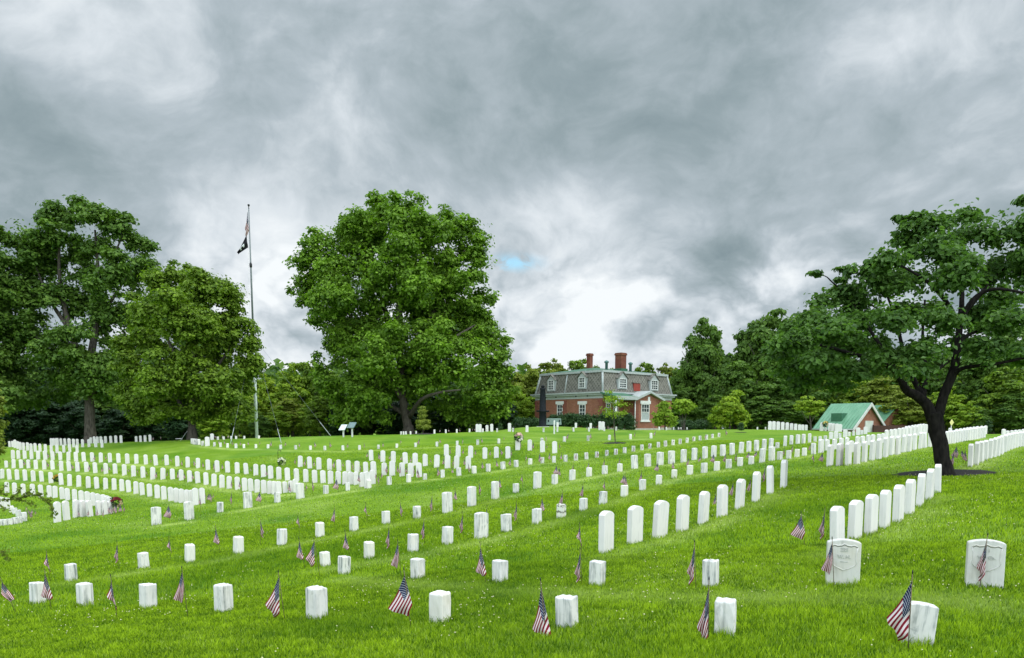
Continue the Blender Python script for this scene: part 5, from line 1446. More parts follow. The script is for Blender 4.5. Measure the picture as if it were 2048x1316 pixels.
# chimneys
def chimney(px0, px1, ytop, ybase, x, y):
    Y = cH.y + x * math.sin(PHI) + y * math.cos(PHI)
    w = (px1 - px0) * Y / F_PX / 1.38 / 2
    zt = hz((px0 + px1) / 2, ytop, x, y)
    c = MB().box(x - w, x + w, y - w, y + w, Z_TOP - .1, zt - .28).build('chimney', M_CHIM, house)
    k = MB().box(x - w - .07, x + w + .07, y - w - .07, y + w + .07, zt - .28, zt - .1)
    k.box(x - w - .02, x + w + .02, y - w - .02, y + w + .02, zt - .1, zt)
    k.build('chimney_cap', M_CHIM, c)
    MB().box(x - w - .12, x + w + .12, y - w - .12, y + w + .12, Z_TOP, Z_TOP + .5).build('flashing', M_GREENROOF, c)
def plan(px, back):
    """plan position in the house under photo column px, this far behind the corner"""
    Y = cH.y + back; X = (px - PX0) / F_PX * CT * Y
    dx, dy = X - cH.x, back
    return dx * math.cos(PHI) + dy * math.sin(PHI), -dx * math.sin(PHI) + dy * math.cos(PHI)
chimney(1172, 1184, 707, 732, *plan(1178, 9.0)); chimney(1229, 1250.5, 706, 733, *plan(1239.5, 6.0))
for px, yt, back in ((1211.5, 720.5, 3.0), (1259, 724, 4.5)):
    x, y = plan(px, back)
    zt = hz(px, yt, x, y)
    MB().lathe([(.16, Z_TOP - .1), (.16, zt - .3), (.26, zt - .28), (.26, zt - .12), (.05, zt)], 12, 0, Matrix.Translation((x, y, 0))).build('roof_vent', M_VENT, house)
# gabled wing standing out from the right wall
DW = 1.7
wa, wb = on_right(1271, -DW), on_right(1321, -DW)
wm = (wa + wb) / 2
zp = hz(1291, 786.5, wm, -DW); zs = hz(1271, 799, wa, -DW)
poly = [(wa, 0), (wb, 0), (wb, zs), (wm, zp - .15), (wa, zs)]
MB().prism(poly, -DW, -.002).build('gabled_wing', M_BRICK, house)
wr = MB()
for u0, u1 in ((wa - .35, wm), (wb + .35, wm)):
    zlo = zs - .12
    q = [(u0, zlo), (u1, zp), (u1, zp + .26), (u0, zlo + .26)]
    wr.add([(u, -DW - .35, z) for u, z in q] + [(u, -.05, z) for u, z in q], [(0, 1, 2, 3), (7, 6, 5, 4), (0, 4, 5, 1), (1, 5, 6, 2), (2, 6, 7, 3), (3, 7, 4, 0)])
wr.build('wing_roof', M_TRIM, house)
MB().box(wa - .05, wb + .05, -DW - .05, -.01, 0, .38).build('wing_foundation', M_STONEBASE, house)
u0, u1 = on_right(1281.5, -DW), on_right(1297.5, -DW)
window('R', u0, u1, hz(1290, 841, wm, -DW), hz(1290, 808, wm, -DW), 2, 3, True, -DW, True)
MB().box(wm - .18, wm + .18, -DW - .06, -DW - .003, zp - .95, zp - .4).build('keystone', M_WTRIM, house)
for k in range(9):
    z = .5 + k * (zs - .6) / 9
    MB().box(wa - .06, wa + .5, -DW - .06, -DW + .6 + .2 * (k % 2), z, z + .25).build('quoin', M_BRICKQ, house)
    MB().box(wb - .5, wb + .06, -DW - .06, -DW + .6, z, z + .25).build('quoin', M_BRICKQ, house)
s_ = on_left(1129)
for k in range(10):
    z = .6 + k * (Z_FR0 - .7) / 10
    MB().box(-.07, .4, -.07, .45 + .2 * (k % 2), z, z + .26).build('quoin', M_BRICKQ, house)
    MB().box(-.07, .2, L1 - .5 - .2 * (k % 2), L1 + .07, z, z + .26).build('quoin', M_BRICKQ, house)
    MB().box(-.07, .05, s_ - .3, s_ + .2 + .15 * (k % 2), z, z + .26).build('quoin', M_BRICKQ, house)
# porch roof between the corner and the wing, and its downspout
pr = MB()
xa, xb = -.5, wa - .40
zr = zs + .35; ze = hz(1210, 797, .5, -2.2)
q = [(-DW - .55, ze - .02), (-.05, zr + .3), (-.05, zr + .45), (-DW - .55, ze + .26)]
pr.add([(xa, y, z) for y, z in q] + [(xb, y, z) for y, z in q], [(3, 2, 1, 0), (4, 5, 6, 7), (0, 1, 5, 4), (1, 2, 6, 5), (2, 3, 7, 6), (3, 0, 4, 7)])
po = pr.build('porch_roof', M_GREENROOF, house)
MB().box(xa, xb, -DW - .62, -DW - .553, ze - .1, ze + .29).build('porch_fascia', M_TRIM, po)
for x in (-.25,):
    MB().tube([(x, -DW - .4, 0), (x, -DW - .4, ze + .05)], [.11, .085], 10).build('porch_post', M_WTRIM, po)
xd = on_right(1250.5, -DW)
MB().tube([(wa - .18, -DW - .05, .1), (wa - .18, -DW - .05, ze)], .06, 8).build('downspout', M_WTRIM, house)
# frieze brackets seen as dark studs
for px in (1092, 1112.5, 1152, 1175):
    y = on_left(px)
    MB().box(-.09, -.045, y - .09, y + .09, Z_FR0 + .22, Z_FR0 + .42).build('frieze_stud', M_BLACK, house)

# ---- the shed with the green metal roof
def roof_metal():
    m, t, b = mat("green_metal_roof", (0.16, 0.40, 0.27), 0.42, spec=0.4)
    tc = t.node('ShaderNodeTexCoord')
    n = t.noise(t.mapping(tc.outputs['Object'], (.6, .3, .3)), 2.2, 5)
    t.l.new(t.mix(t.mapr(n, .3, .7), (0.085, 0.225, 0.130), (0.14, 0.30, 0.185)), b.inputs['Base Color'])
    return m
M_METAL = roof_metal()
M_FENCE = noisy("brown_fence_wood", (0.05, 0.022, 0.018), (0.085, 0.04, 0.03), 6, 0.85, 4, 0.2)
M_DOOR = noisy("grey_door_paint", (0.48, 0.49, 0.45), (0.56, 0.57, 0.53), 3, 0.6, 3, 0)
PS = R(-54)
cS = at_depth(1711, 852, 79.0)
gS = float(ground_z(cS.x, cS.y)) - .3
shed = thing('brick_shed', 'low brick shed with a green standing-seam metal roof and pale door', 'shed', (cS.x, cS.y, gS), PS)
ex, ey = (math.cos(PS), math.sin(PS)), (-math.sin(PS), math.cos(PS))
def shx(px, y):
    k = (px - PX0) / F_PX * CT
    return (k * (cS.y + y * ey[1]) - cS.x - y * ey[0]) / (ex[0] - k * ex[1])
ZE = cS.z - gS
WS = 6.0
Ls = -shx(1630, 0)
ZR = EYE + (cS.y + WS / 2 * ey[1]) * ray(1741, 807.5)[2] / ray(1741, 807.5)[1] - gS
poly = [(0, 0), (WS, 0), (WS, ZE), (WS / 2, ZR - .12), (0, ZE)]
mb = MB(); n = 5
vs = [(-Ls + .3, y, z) for y, z in poly] + [(-.25, y, z) for y, z in poly]
mb.add(vs, [tuple(range(n)), tuple(range(n, 2 * n))[::-1]] + [(i + n, (i + 1) % n + n, (i + 1) % n, i) for i in range(n)])
mb.build('wall', M_BRICK, shed)
rf = MB()
sl = (ZR - ZE) / (WS / 2)
for y0, s in ((-.45, 1), (WS + .45, -1)):
    zlo = ZE - .45 * sl
    q = [(y0, zlo), (WS / 2, ZR), (WS / 2, ZR + .1), (y0, zlo + .1)]
    rf.add([(-Ls, y, z) for y, z in q] + [(0.0, y, z) for y, z in q], [(0, 1, 2, 3), (7, 6, 5, 4), (0, 4, 5, 1), (1, 5, 6, 2), (2, 6, 7, 3), (3, 7, 4, 0)])
rfo = rf.build('roof', M_METAL, shed)
for k in range(13):
    x = -Ls + .06 + (Ls - .12) * k / 12
    for y0 in (-.45, WS + .45):
        MB().tube([(x, y0, ZE - .45 * sl + .115), (x, WS / 2, ZR + .115)], .028, 4).build('seam', M_METAL, rfo)
MB().box(-Ls * .66, -Ls * .40, WS / 2 - 2.55, WS / 2 - 1.0, ZR - 2.0 * sl - .25, ZR - 1.7 * sl + .35).build('skylight', M_GREENROOF, rfo)
bg = MB()
for y0 in (-.5, WS + .5):
    zlo = ZE - .5 * sl
    q = [(y0, zlo - .24), (WS / 2, ZR - .24), (WS / 2, ZR + .12), (y0, zlo + .12)]
    bg.add([(.002, y, z) for y, z in q] + [(.09, y, z) for y, z in q], [(3, 2, 1, 0), (4, 5, 6, 7), (0, 1, 5, 4), (1, 2, 6, 5), (2, 3, 7, 6), (3, 0, 4, 7)])
bg.build('bargeboard', M_TRIM2, shed)
MB().tube([(-Ls, -.52, ZE - .45 * sl - .02), (.05, -.52, ZE - .45 * sl - .02)], .08, 8).build('gutter', M_TRIM, shed)
MB().box(-.25, -.19, WS * .40, WS * .62, 0, ZE + .50).build('door', M_DOOR, shed)
dr = MB().box(-.245, -.15, WS * .38, WS * .40, 0, ZE + .56); dr.box(-.245, -.15, WS * .62, WS * .64, 0, ZE + .56); dr.box(-.245, -.15, WS * .40, WS * .62, ZE + .50, ZE + .56)
dr.build('door_frame', M_WTRIM, shed)
MB().lathe([(.10, 0), (.12, .02), (.12, .05)], 12, 0, Matrix.Translation((-.26, WS / 2, ZR - .95)) @ Matrix.Rotation(R(90), 4, 'Y')).build('gable_vent', M_HATCH, shed)
# a second green roof showing through the trees beyond it
c2 = stand(1790, 92)
shed2 = thing('brick_shed', 'second green roofed shed half hidden by the trees behind the first', 'shed', c2, R(18))
zr2 = at_depth(1790, 811, 92).z - c2.z; ze2 = at_depth(1757, 847, 92).z - c2.z
poly = [(-2.2, 0), (2.2, 0), (2.2, ze2), (0, zr2 - .1), (-2.2, ze2)]
MB().prism(poly, 0, 5).build('wall', M_BRICK, shed2)
rf = MB()
for s in (-1, 1):
    q = [(s * 2.5, ze2 - .25), (0, zr2), (0, zr2 + .1), (s * 2.5, ze2 - .15)]
    rf.add([(x, -.3, z) for x, z in q] + [(x, 5.3, z) for x, z in q], [(0, 1, 2, 3), (7, 6, 5, 4), (0, 4, 5, 1), (1, 5, 6, 2), (2, 6, 7, 3), (3, 7, 4, 0)])
rf.build('roof', M_METAL, shed2)
# brown picket fence right of the shed
fa, fb = stand(1748, 81), stand(1812, 84)
fence = thing('picket_fence', 'dark brown picket fence running right from the shed door', 'fence', fa, math.atan2(fb.y - fa.y, fb.x - fa.x))
Lf = (fb - fa).length; hf = at_depth(1770, 851, 82).z - fa.z
rl = MB()
for z in (hf * .25, hf * .85):
    rl.box(0, Lf, .03, .07, z, z + .09)
rl.build('rail', M_FENCE, fence)
nb = int(Lf / .19)
pk = MB()
for k in range(nb):
    pk.box(k * .19, k * .19 + .14, -.005, .028, 0, hf)
pk.build('picket_panel', M_FENCE, fence)
for x in (0, Lf / 2, Lf):
    MB().box(x - .05, x + .05, .072, .17, 0, hf + .08).build('post', M_FENCE, fence)

# ------------------------------------------------------------------ monument, signs, flagpole, wreaths
M_IRON = noisy("black_iron", (0.005, 0.007, 0.009), (0.011, 0.013, 0.016), 8, 0.6, 4, 0.1)
M_IRON.node_tree.nodes["Principled BSDF"].inputs["Specular IOR Level"].default_value = 0.12
M_CONC = noisy("pale_concrete", (0.48, 0.47, 0.44), (0.58, 0.57, 0.54), 5, 0.85)
pc, Dc = on_ground(1085.3, 853.2)
cann = thing('upright_cannon', 'tall black upright cannon monument before the left end of the house', 'monument', pc)
hh = at_depth(1085, 776, Dc).z - pc.z
kx = 1.14 * Dc / F_PX
MB().lathe([(6.6 * kx, -.35), (6.6 * kx, 0.0), (7.4 * kx, .02), (7.4 * kx, .10), (6.4 * kx, .16), (6.2 * kx, hh * .38), (6.5 * kx, hh * .385), (6.5 * kx, hh * .41), (5.9 * kx, hh * .42),
            (5.0 * kx, hh * .80), (4.5 * kx, hh * .93), (4.9 * kx, hh * .95), (4.9 * kx, hh * .985), (4.0 * kx, hh), (2.6 * kx, hh)], 24).build('barrel', M_IRON, cann)
MB().lathe([(.02, hh - .02), (2.0 * kx, hh + .02), (3.1 * kx, hh + .07), (3.4 * kx, hh + .13), (2.9 * kx, hh + .19), (1.4 * kx, hh + .235), (.01, hh + .245)], 16).build('cannon_ball', M_IRON, cann)
MB().tube([(-11 * kx, 0, hh * .40), (11 * kx, 0, hh * .40)], 1.5 * kx, 10).build('trunnion', M_IRON, cann)
MB().box(-11 * kx, 11 * kx, -9 * kx, 9 * kx, -.5, .02).build('plinth', M_CONC, cann)
# green plaque on legs beside it
pp, Dq = on_ground(1108, 852.8)
pl = thing('memorial_plaque', 'wide grey-green plaque tilted on short legs right of the cannon', 'plaque', pp)
M_PLAQ = noisy("verdigris_bronze", (0.10, 0.16, 0.13), (0.15, 0.21, 0.17), 9, 0.55)
k2 = Dq / F_PX
z0, z1 = at_depth(1108, 849.5, Dq).z - pp.z, at_depth(1108, 836.5, Dq).z - pp.z
MB().add([(-15.5 * k2, -.10, z0), (15 * k2, -.10, z0), (14 * k2, .18, z1), (-14.5 * k2, .18, z1), (-15.5 * k2, -.05, z0), (15 * k2, -.05, z0), (14 * k2, .23, z1), (-14.5 * k2, .23, z1)],
         [(0, 1, 2, 3), (7, 6, 5, 4), (0, 4, 5, 1), (1, 5, 6, 2), (2, 6, 7, 3), (3, 7, 4, 0)]).build('plaque_face', M_PLAQ, pl)
for x in (-11 * k2, 11 * k2):
    MB().box(x - .05, x + .05, .02, .10, -.3, z1 * .8).build('leg', M_IRON, pl)
pw, Dw = on_ground(1108.5, 868)
post = MB().box(-.055, .055, -.055, .055, -.1, 27.5 * Dw / F_PX - .06)
post.add([(-.055, -.055, 27.5 * Dw / F_PX - .06), (.055, -.055, 27.5 * Dw / F_PX - .06), (.055, .055, 27.5 * Dw / F_PX - .06), (-.055, .055, 27.5 * Dw / F_PX - .06), (0, 0, 27.5 * Dw / F_PX)], [(0, 1, 4), (1, 2, 4), (2, 3, 4), (3, 0, 4)])
tag(link('white_post', post.mesh('white_post', M_WTRIM), None, pw), 'pale square post standing in front of the green plaque', 'post')
# two information panels on posts
M_PANEL = noisy("pale_panel_face", (0.50, 0.55, 0.56), (0.60, 0.65, 0.66), 6, 0.4, 4, 0)
M_PANEL2 = noisy("dark_panel_face", (0.10, 0.16, 0.16), (0.16, 0.22, 0.22), 6, 0.4, 4, 0)
for px, top, base, w, pm, lb in ((687, 849, 871, 13, M_PANEL, 'pale tilted information panel, the left and lower of the pair'), (704.5, 844.5, 871.5, 15, M_PANEL2, 'dark tilted information panel, the right and taller of the pair')):
    Dp = 55.0
    b0 = at_depth(px, base, Dp); s = Dp / F_PX
    b0.z = min(b0.z, float(ground_z(b0.x, b0.y)) + .02)
    pn = thing('information_panel', lb, 'sign', b0, R(-20))
    ht = at_depth(px, top, Dp).z - b0.z
    MB().box(-.055, .055, -.03, .03, -.2, ht - .30).build('post', M_WTRIM, pn)
    W = w * s / 2 * 1.05
    MB().add([(-W, -.26, ht - .40), (W, -.26, ht - .40), (W, .16, ht), (-W, .16, ht), (-W, -.24, ht - .43), (W, -.24, ht - .43), (W, .18, ht - .03), (-W, .18, ht - .03)],
             [(0, 1, 2, 3), (7, 6, 5, 4), (0, 4, 5, 1), (1, 5, 6, 2), (2, 6, 7, 3), (3, 7, 4, 0)]).build('panel_face', pm, pn)
# small pale yellow sign past the trunk
ps = stand(1902, 66)
ys = thing('yellow_sign', 'small pale yellow sign under the trees right of the black trunk', 'sign', ps)
zy = at_depth(1902, 845, 66).z - ps.z
MB().tube([(0, 0, -.2), (0, 0, zy - .2)], .03, 6).build('post', M_WTRIM, ys)
MB().prism([(0, zy - .30), (.19, zy), (0, zy + .30), (-.19, zy)], -.05, -.03).build('sign_face', mat("pale_yellow_paint", (0.75, 0.66, 0.28), 0.5)[0], ys)

# ---- flagpole, its two flags and its guy wires
Dp = 62.5
bp = stand(513.3, Dp); bp.z = at_depth(513.3, 876.5, Dp).z
pole = thing('flagpole', 'tall white flagpole right of the dense round tree', 'flagpole', bp)
Hp = 469 * Dp / F_PX * 1.0
Hp = EYE + Dp * 0 + (bp.y) * ray(497, 408)[2] / ray(497, 408)[1] - bp.z
M_POLE = noisy("white_pole_paint", (0.55, 0.60, 0.60), (0.66, 0.70, 0.69), 3, 0.5, 3, 0)
M_POLE2 = noisy("grey_mast_paint", (0.13, 0.15, 0.16), (0.19, 0.21, 0.22), 3, 0.5, 3, 0)
MB().tube([(0, 0, -.4), (0, 0, Hp * .42)], [.135, .11], 14).build('lower_mast', M_POLE, pole)
MB().tube([(0, 0, Hp * .42), (0, 0, Hp * .74), (0, 0, Hp * .745), (0, 0, Hp - .35)], [.085, .07, .06, .045], 12).build('upper_mast', M_POLE2, pole)
MB().lathe([(.085, Hp * .735), (.11, Hp * .74), (.11, Hp * .75), (.07, Hp * .755)], 12).build('collar', M_BLACK, pole)
MB().lathe([(.02, Hp - .36), (.06, Hp - .33), (.02, Hp - .28), (.05, Hp - .18), (.10, Hp - .10), (.08, Hp - .03), (.01, Hp)], 12).build('ball_top', M_BLACK, pole)
hal = MB()
hal.tube([(-.10, -.12, 1.2), (-.22, -.12, Hp * .5), (-.10, -.06, Hp - .4)], .009, 5)
hal.build('halyard', M_WTRIM, pole)
def big_cloth(name, corners, z_at, x_at, material, label, amp, cnt):
    me = cloth_mesh('cloth', corners + (amp, cnt), 1, 14, 16, 1.0, material)
    o = link(name, me, None, bp + Vector((x_at, -.14, z_at)))
    return tag(o, label, 'flag')
s60 = Dp / F_PX * 1.01
zf = Hp - 14 * s60
big_cloth('national_flag', ((0, 0), (-5.0 * s60, -28 * s60), (-5.6 * s60, -51 * s60), (1.2 * s60, -36 * s60)), zf, -1.4 * s60, M_FLAG, 'large striped flag hanging limp and twisted at the flagpole top', .10, 2.2)
def pow_mat():
    """black cloth with a white disc, a dark head in profile, a tower and a band of lettering"""
    m, t, b = mat("black_flag_cloth", (0.010, 0.010, 0.013), 0.75, spec=0.15)
    uv = t.node('ShaderNodeUVMap', uv_map='UVMap')
    sep = t.node('ShaderNodeSeparateXYZ'); t.l.new(uv.outputs[0], sep.inputs[0])
    u, v = sep.outputs[0], sep.outputs[1]
    def ell(cu, cv, ru, rv):
        a = t.math('DIVIDE', t.math('SUBTRACT', u, cu), ru); c = t.math('DIVIDE', t.math('SUBTRACT', v, cv), rv)
        return t.math('LESS_THAN', t.math('ADD', t.math('MULTIPLY', a, a), t.math('MULTIPLY', c, c)), 1.0)
    disc = ell(.5, .50, .21, .27)
    head = t.math('MAXIMUM', ell(.52, .53, .085, .13), ell(.50, .70, .15, .09))
    mark = t.math('MULTIPLY', disc, t.math('SUBTRACT', 1.0, head))
    t.l.new(t.mix(mark, (0.010, 0.010, 0.013), (0.62, 0.62, 0.62)), b.inputs['Base Color'])
    return m
big_cloth('black_flag', ((0, 0), (-18.5 * s60, -31 * s60), (-17 * s60, -36 * s60), (2.6 * s60, -22.5 * s60)), zf - 45 * s60, -5.4 * s60, pow_mat(), 'black flag with white disc emblem hanging below the striped flag', .13, 1.4)
def guy(px, py, D, label):
    a = at_depth(px, py, D); a.z = min(a.z, float(ground_z(a.x, a.y)) + .03)
    b = bp + Vector((0, 0, Hp * .44))
    r = thing('guy_wire', label, 'wire', a, 0, 'guy wires of the flagpole')
    d = b - a
    MB().tube([d * 0, d], .007, 5).build('wire', M_POLE2, r)
    MB().tube([d.normalized() * -.15, d.normalized() * 1.65], .022, 6).build('wire_guard', M_TRIM, r)
guy(662, 872.5, 58, 'long guy wire sloping from the flagpole down to the far right side')
guy(562, 874.5, 52, 'guy wire close on the right of the flagpole foot')
guy(461, 877, 53, 'guy wire with white guard close on the left of the flagpole foot')
guy(362, 880, 58, 'guy wire ending in the shade left of the flagpole')
pb = stand(358, 58); pb.z = at_depth(358, 879, 58).z
tag(MB().tube([(-.3, 0, .05), (.22, 0, .07), (.24, 0, .02)], .03, 6).build('ground_pipe', M_WTRIM), 'short white pipe lying at the foot of the left guy wire', 'pipe').location = pb

# ---- wreaths and their hooks
M_WREATH = leaf_mat("wreath_leaves", (0.012, 0.04, 0.012), (0.05, 0.10, 0.02), .1)
def wreath(px, py, D, rad_px, label, c1, c2, name='wreath'):
    p = at_depth(px, py, D); s = D / F_PX
    r = thing(name, label, 'wreath', p, -math.atan2(p.x, p.y))
    Rr = rad_px * s
    lr = np.random.default_rng(int(px))
    n = 260
    a = lr.uniform(0, 2 * np.pi, n); q = lr.normal(0, .22 * Rr, n)
    C = np.stack([np.cos(a) * (Rr * .72 + q), lr.normal(0, .14 * Rr, n), np.sin(a) * (Rr * .72 + q)], -1)
    N = lr.normal(size=(n, 3)); N[:, 1] -= .8; N /= np.linalg.norm(N, axis=1)[:, None]
    V, F = quad_leaves(C, N, Rr * .36, lr)
    link('ring', np_mesh('ring', V, F, M_WREATH, {'tint': np.repeat(lr.random(n), 4)}), r)
    for cc, nm, lo, hi, k in ((c1, 'flowers', .1 * math.pi, .95 * math.pi, 90), (c2, 'ribbon', -.45 * math.pi, .2 * math.pi, 40)):
        a = lr.uniform(lo, hi, k)
        C = np.stack([np.cos(a) * Rr * lr.uniform(.5, 1.0, k), -.22 * Rr + lr.normal(0, .1 * Rr, k), np.sin(a) * Rr * lr.uniform(.5, 1.0, k)], -1)
        N = lr.normal(size=(k, 3)); N[:, 1] -= 1.2; N /= np.linalg.norm(N, axis=1)[:, None]
        V, F = quad_leaves(C, N, Rr * .42, lr)
        link(nm, np_mesh(nm, V, F, mat(nm + '_cloth', cc, .8)[0]), r)
    return r
def hook(px, ybase, ytop, label, hook_dx):
    p, D = on_ground(px, ybase); s = D / F_PX
    H = (ybase - ytop) * s
    mb = MB().tube([(0, 0, -.1), (0, 0, H * .9), (hook_dx * .1, 0, H * .98), (hook_dx * .5, 0, H), (hook_dx * .9, 0, H * .97), (hook_dx, 0, H * .88)], .013, 6)
    o = mb.build('hook_stand', M_BLACK)
    o.location = p
    return tag(o, label, 'hook stand'), D
_, Dh = hook(556.7, 934, 900, 'thin dark hook stand holding the white flowered wreath', .16)
wreath(563, 923, Dh, 7.5, 'round wreath with white flowers hanging on a hook among left headstones', (0.72, 0.72, 0.55), (0.5, 0.55, 0.25))
_, Dh = hook(1028.3, 901, 848, 'tall thin green hook stand left of the pink wreath', .30)
wreath(1037.5, 874, Dh - .2, 8.5, 'pink and white wreath hanging on a tall hook before the cannon', (0.75, 0.52, 0.45), (0.72, 0.66, 0.58))
p_, D_ = on_ground(115, 968)
wreath(114.5, 957, D_, 7.5, 'yellow and brown wreath between two headstones on the left slope', (0.62, 0.40, 0.06), (0.10, 0.06, 0.03))
p_, D_ = on_ground(232, 1026)
wreath(233, 1004, D_, 10, 'red, yellow and dark bouquet at the end of the lowest curve', (0.20, 0.02, 0.03), (0.45, 0.34, 0.18))
p_, D_ = on_ground(1651, 861)
wreath(1651, 848, D_, 5.5, 'yellow wreath resting on a block before the shed roof', (0.62, 0.50, 0.16), (0.70, 0.62, 0.45))

# ------------------------------------------------------------------ lawn: ground sheet, grass blades, clover
def vnoise(x, y, s, seed):
    """smooth value noise on arrays"""
    r = np.random.default_rng(seed); N = 256
    G = r.random((N, N))
    x = x / s; y = y / s
    xi = np.floor(x).astype(int); yi = np.floor(y).astype(int)
    fx = x - xi; fy = y - yi
    fx = fx * fx * (3 - 2 * fx); fy = fy * fy * (3 - 2 * fy)
    a = G[xi % N, yi % N]; b = G[(xi + 1) % N, yi % N]; c = G[xi % N, (yi + 1) % N]; d = G[(xi + 1) % N, (yi + 1) % N]
    return (a * (1 - fx) + b * fx) * (1 - fy) + (c * (1 - fx) + d * fx) * fy

SEGS = []
for key, off in (('l', .55), ('B', .6), ('C', .65), ('D', .75), ('E', .8), ('F', .9), ('G', .8), ('H', .8), ('k', .9), ('c', .8), ('d', .8), ('e', .8)):
    P = [s[0] for s in STONES[key]]
    Q = [np.array([p.x, p.y]) - off * np.array([p.x, p.y]) / math.hypot(p.x, p.y) for p in P]
    for a, b in zip(Q[:-1], Q[1:]):
        if np.linalg.norm(a - b) < 6:
            SEGS.append((a, b))
def streak(x, y):
    """paler strips of dry clippings the mower leaves beside each row"""
    out = np.zeros_like(x)
    P = np.stack([x, y], -1)
    for a, b in SEGS:
        lo = np.minimum(a, b) - 1.2; hi = np.maximum(a, b) + 1.2
        m = np.where((x > lo[0]) & (x < hi[0]) & (y > lo[1]) & (y < hi[1]))[0]
        if not len(m):
            continue
        d = b - a; L = d @ d + 1e-9
        t = np.clip((P[m] - a) @ d / L, 0, 1)
        dist = np.linalg.norm(P[m] - a - t[:, None] * d, axis=1)
        out[m] = np.maximum(out[m], np.exp(-(dist / 0.34) ** 2))
    return out * np.clip(0.15 + 1.25 * vnoise(x, y, 0.8, 5), 0, 1)
def dry(x, y):
    return np.clip((vnoise(x, y, 2.3, 3) * .6 + vnoise(x, y, .7, 4) * .4 - .5) * 2.2, 0, 1)

def lawn_material(blades):
    m, t, b = mat("grass_blades" if blades else "lawn", (0.06, 0.16, 0.01), 0.6, spec=0.18 if blades else 0.05)
    pale = t.node('ShaderNodeAttribute', attribute_name='pale').outputs['Fac']
    dark = t.node('ShaderNodeAttribute', attribute_name='rank').outputs['Fac']
    geo = t.node('ShaderNodeNewGeometry')
    if blades:
        tint = t.node('ShaderNodeAttribute', attribute_name='tint').outputs['Fac']
        col = t.mix(tint, G_DARK, G_LIGHT)
    else:
        n = t.noise(geo.outputs['Position'], 9.0, 8, 0.7)
        n2 = t.noise(geo.outputs['Position'], 45.0, 4, 0.7)
        n3 = t.noise(t.mapping(geo.outputs['Position'], (0.35, 1.0, 1.0)), 1.1, 5, 0.6)
        k = t.math('ADD', t.math('MULTIPLY', n, 0.5), t.math('ADD', t.math('MULTIPLY', n2, 0.3), t.math('MULTIPLY', n3, 0.3)))
        col = t.mix(t.mapr(k, 0.42, 0.68), G_SOIL, G_FAR)
        bump(t, b, t.math('ADD', n, n2), 0.6, 0.04)
    col = t.mix(t.math('MULTIPLY', pale, 0.62, clamp=True), col, G_PALE)
    col = t.mix(t.math('MULTIPLY', dark, 0.6, clamp=True), col, G_RANK)
    t.l.new(col, b.inputs['Base Color'])
    if blades:
        tr = t.node('ShaderNodeBsdfTranslucent')
        t.l.new(t.mix(1.0, col, (1.2, 1.25, 0.6), 'MULTIPLY'), tr.inputs['Color'])
        mx = t.node('ShaderNodeMixShader'); mx.inputs[0].default_value = 0.42
        t.l.new(b.outputs[0], mx.inputs[1]); t.l.new(tr.outputs[0], mx.inputs[2])
        t.l.new(mx.outputs[0], t.n['Material Output'].inputs['Surface'])
    return m
G_DARK, G_LIGHT = (0.058, 0.135, 0.004), (0.40, 0.56, 0.020)
G_SOIL, G_FAR = (0.075, 0.165, 0.007), (0.19, 0.305, 0.024)
G_PALE = (0.40, 0.49, 0.14)
G_RANK = (0.045, 0.15, 0.004)

def build_ground():
    az = np.concatenate([np.radians(np.arange(-180, -41, 4.0)), np.radians(np.arange(-40, 40.01, 0.2)), np.radians(np.arange(44, 180, 4.0))])
    rr = np.concatenate([[0.6, 1.4, 2.4], np.geomspace(3.2, 75, 430), np.geomspace(80, 3000, 40)])
    A, RR = np.meshgrid(az, rr, indexing='ij')
    x = (np.sin(A) * RR).ravel(); y = (np.cos(A) * RR).ravel()
    z = ground_z(x, y)
    na, nr = len(az), len(rr)
    V = np.stack([x, y, z], -1)
    V = np.vstack([V, [[0, 0, float(ground_z(0.0, 0.01))]]])
    i, j = np.meshgrid(np.arange(na), np.arange(nr - 1), indexing='ij')
    i2 = (i + 1) % na
    F = np.stack([i * nr + j, i2 * nr + j, i2 * nr + j + 1, i * nr + j + 1], -1).reshape(-1, 4)[:, ::-1]
    c = len(V) - 1
    cap = np.stack([np.full(na, c), ((np.arange(na) + 1) % na) * nr, np.arange(na) * nr, np.arange(na) * nr], -1)
    vis = (np.abs(np.arctan2(V[:, 0], V[:, 1])) < R(75)) & (np.hypot(V[:, 0], V[:, 1]) < 80)
    pale = np.zeros(len(V)); rank = np.zeros(len(V))
    pale[vis] = np.maximum(streak(V[vis, 0], V[vis, 1]), 0.45 * dry(V[vis, 0], V[vis, 1]))
    rank[vis] = np.clip((vnoise(V[vis, 0], V[vis, 1], 1.7, 9) - .52) * 2.4, 0, 1)
    me = np_mesh('lawn', V, F, lawn_material(False), {'pale': pale, 'rank': rank}, True)
    return tag(link('lawn', me), 'mown green lawn rising to a low crest', kind='structure')
build_ground()

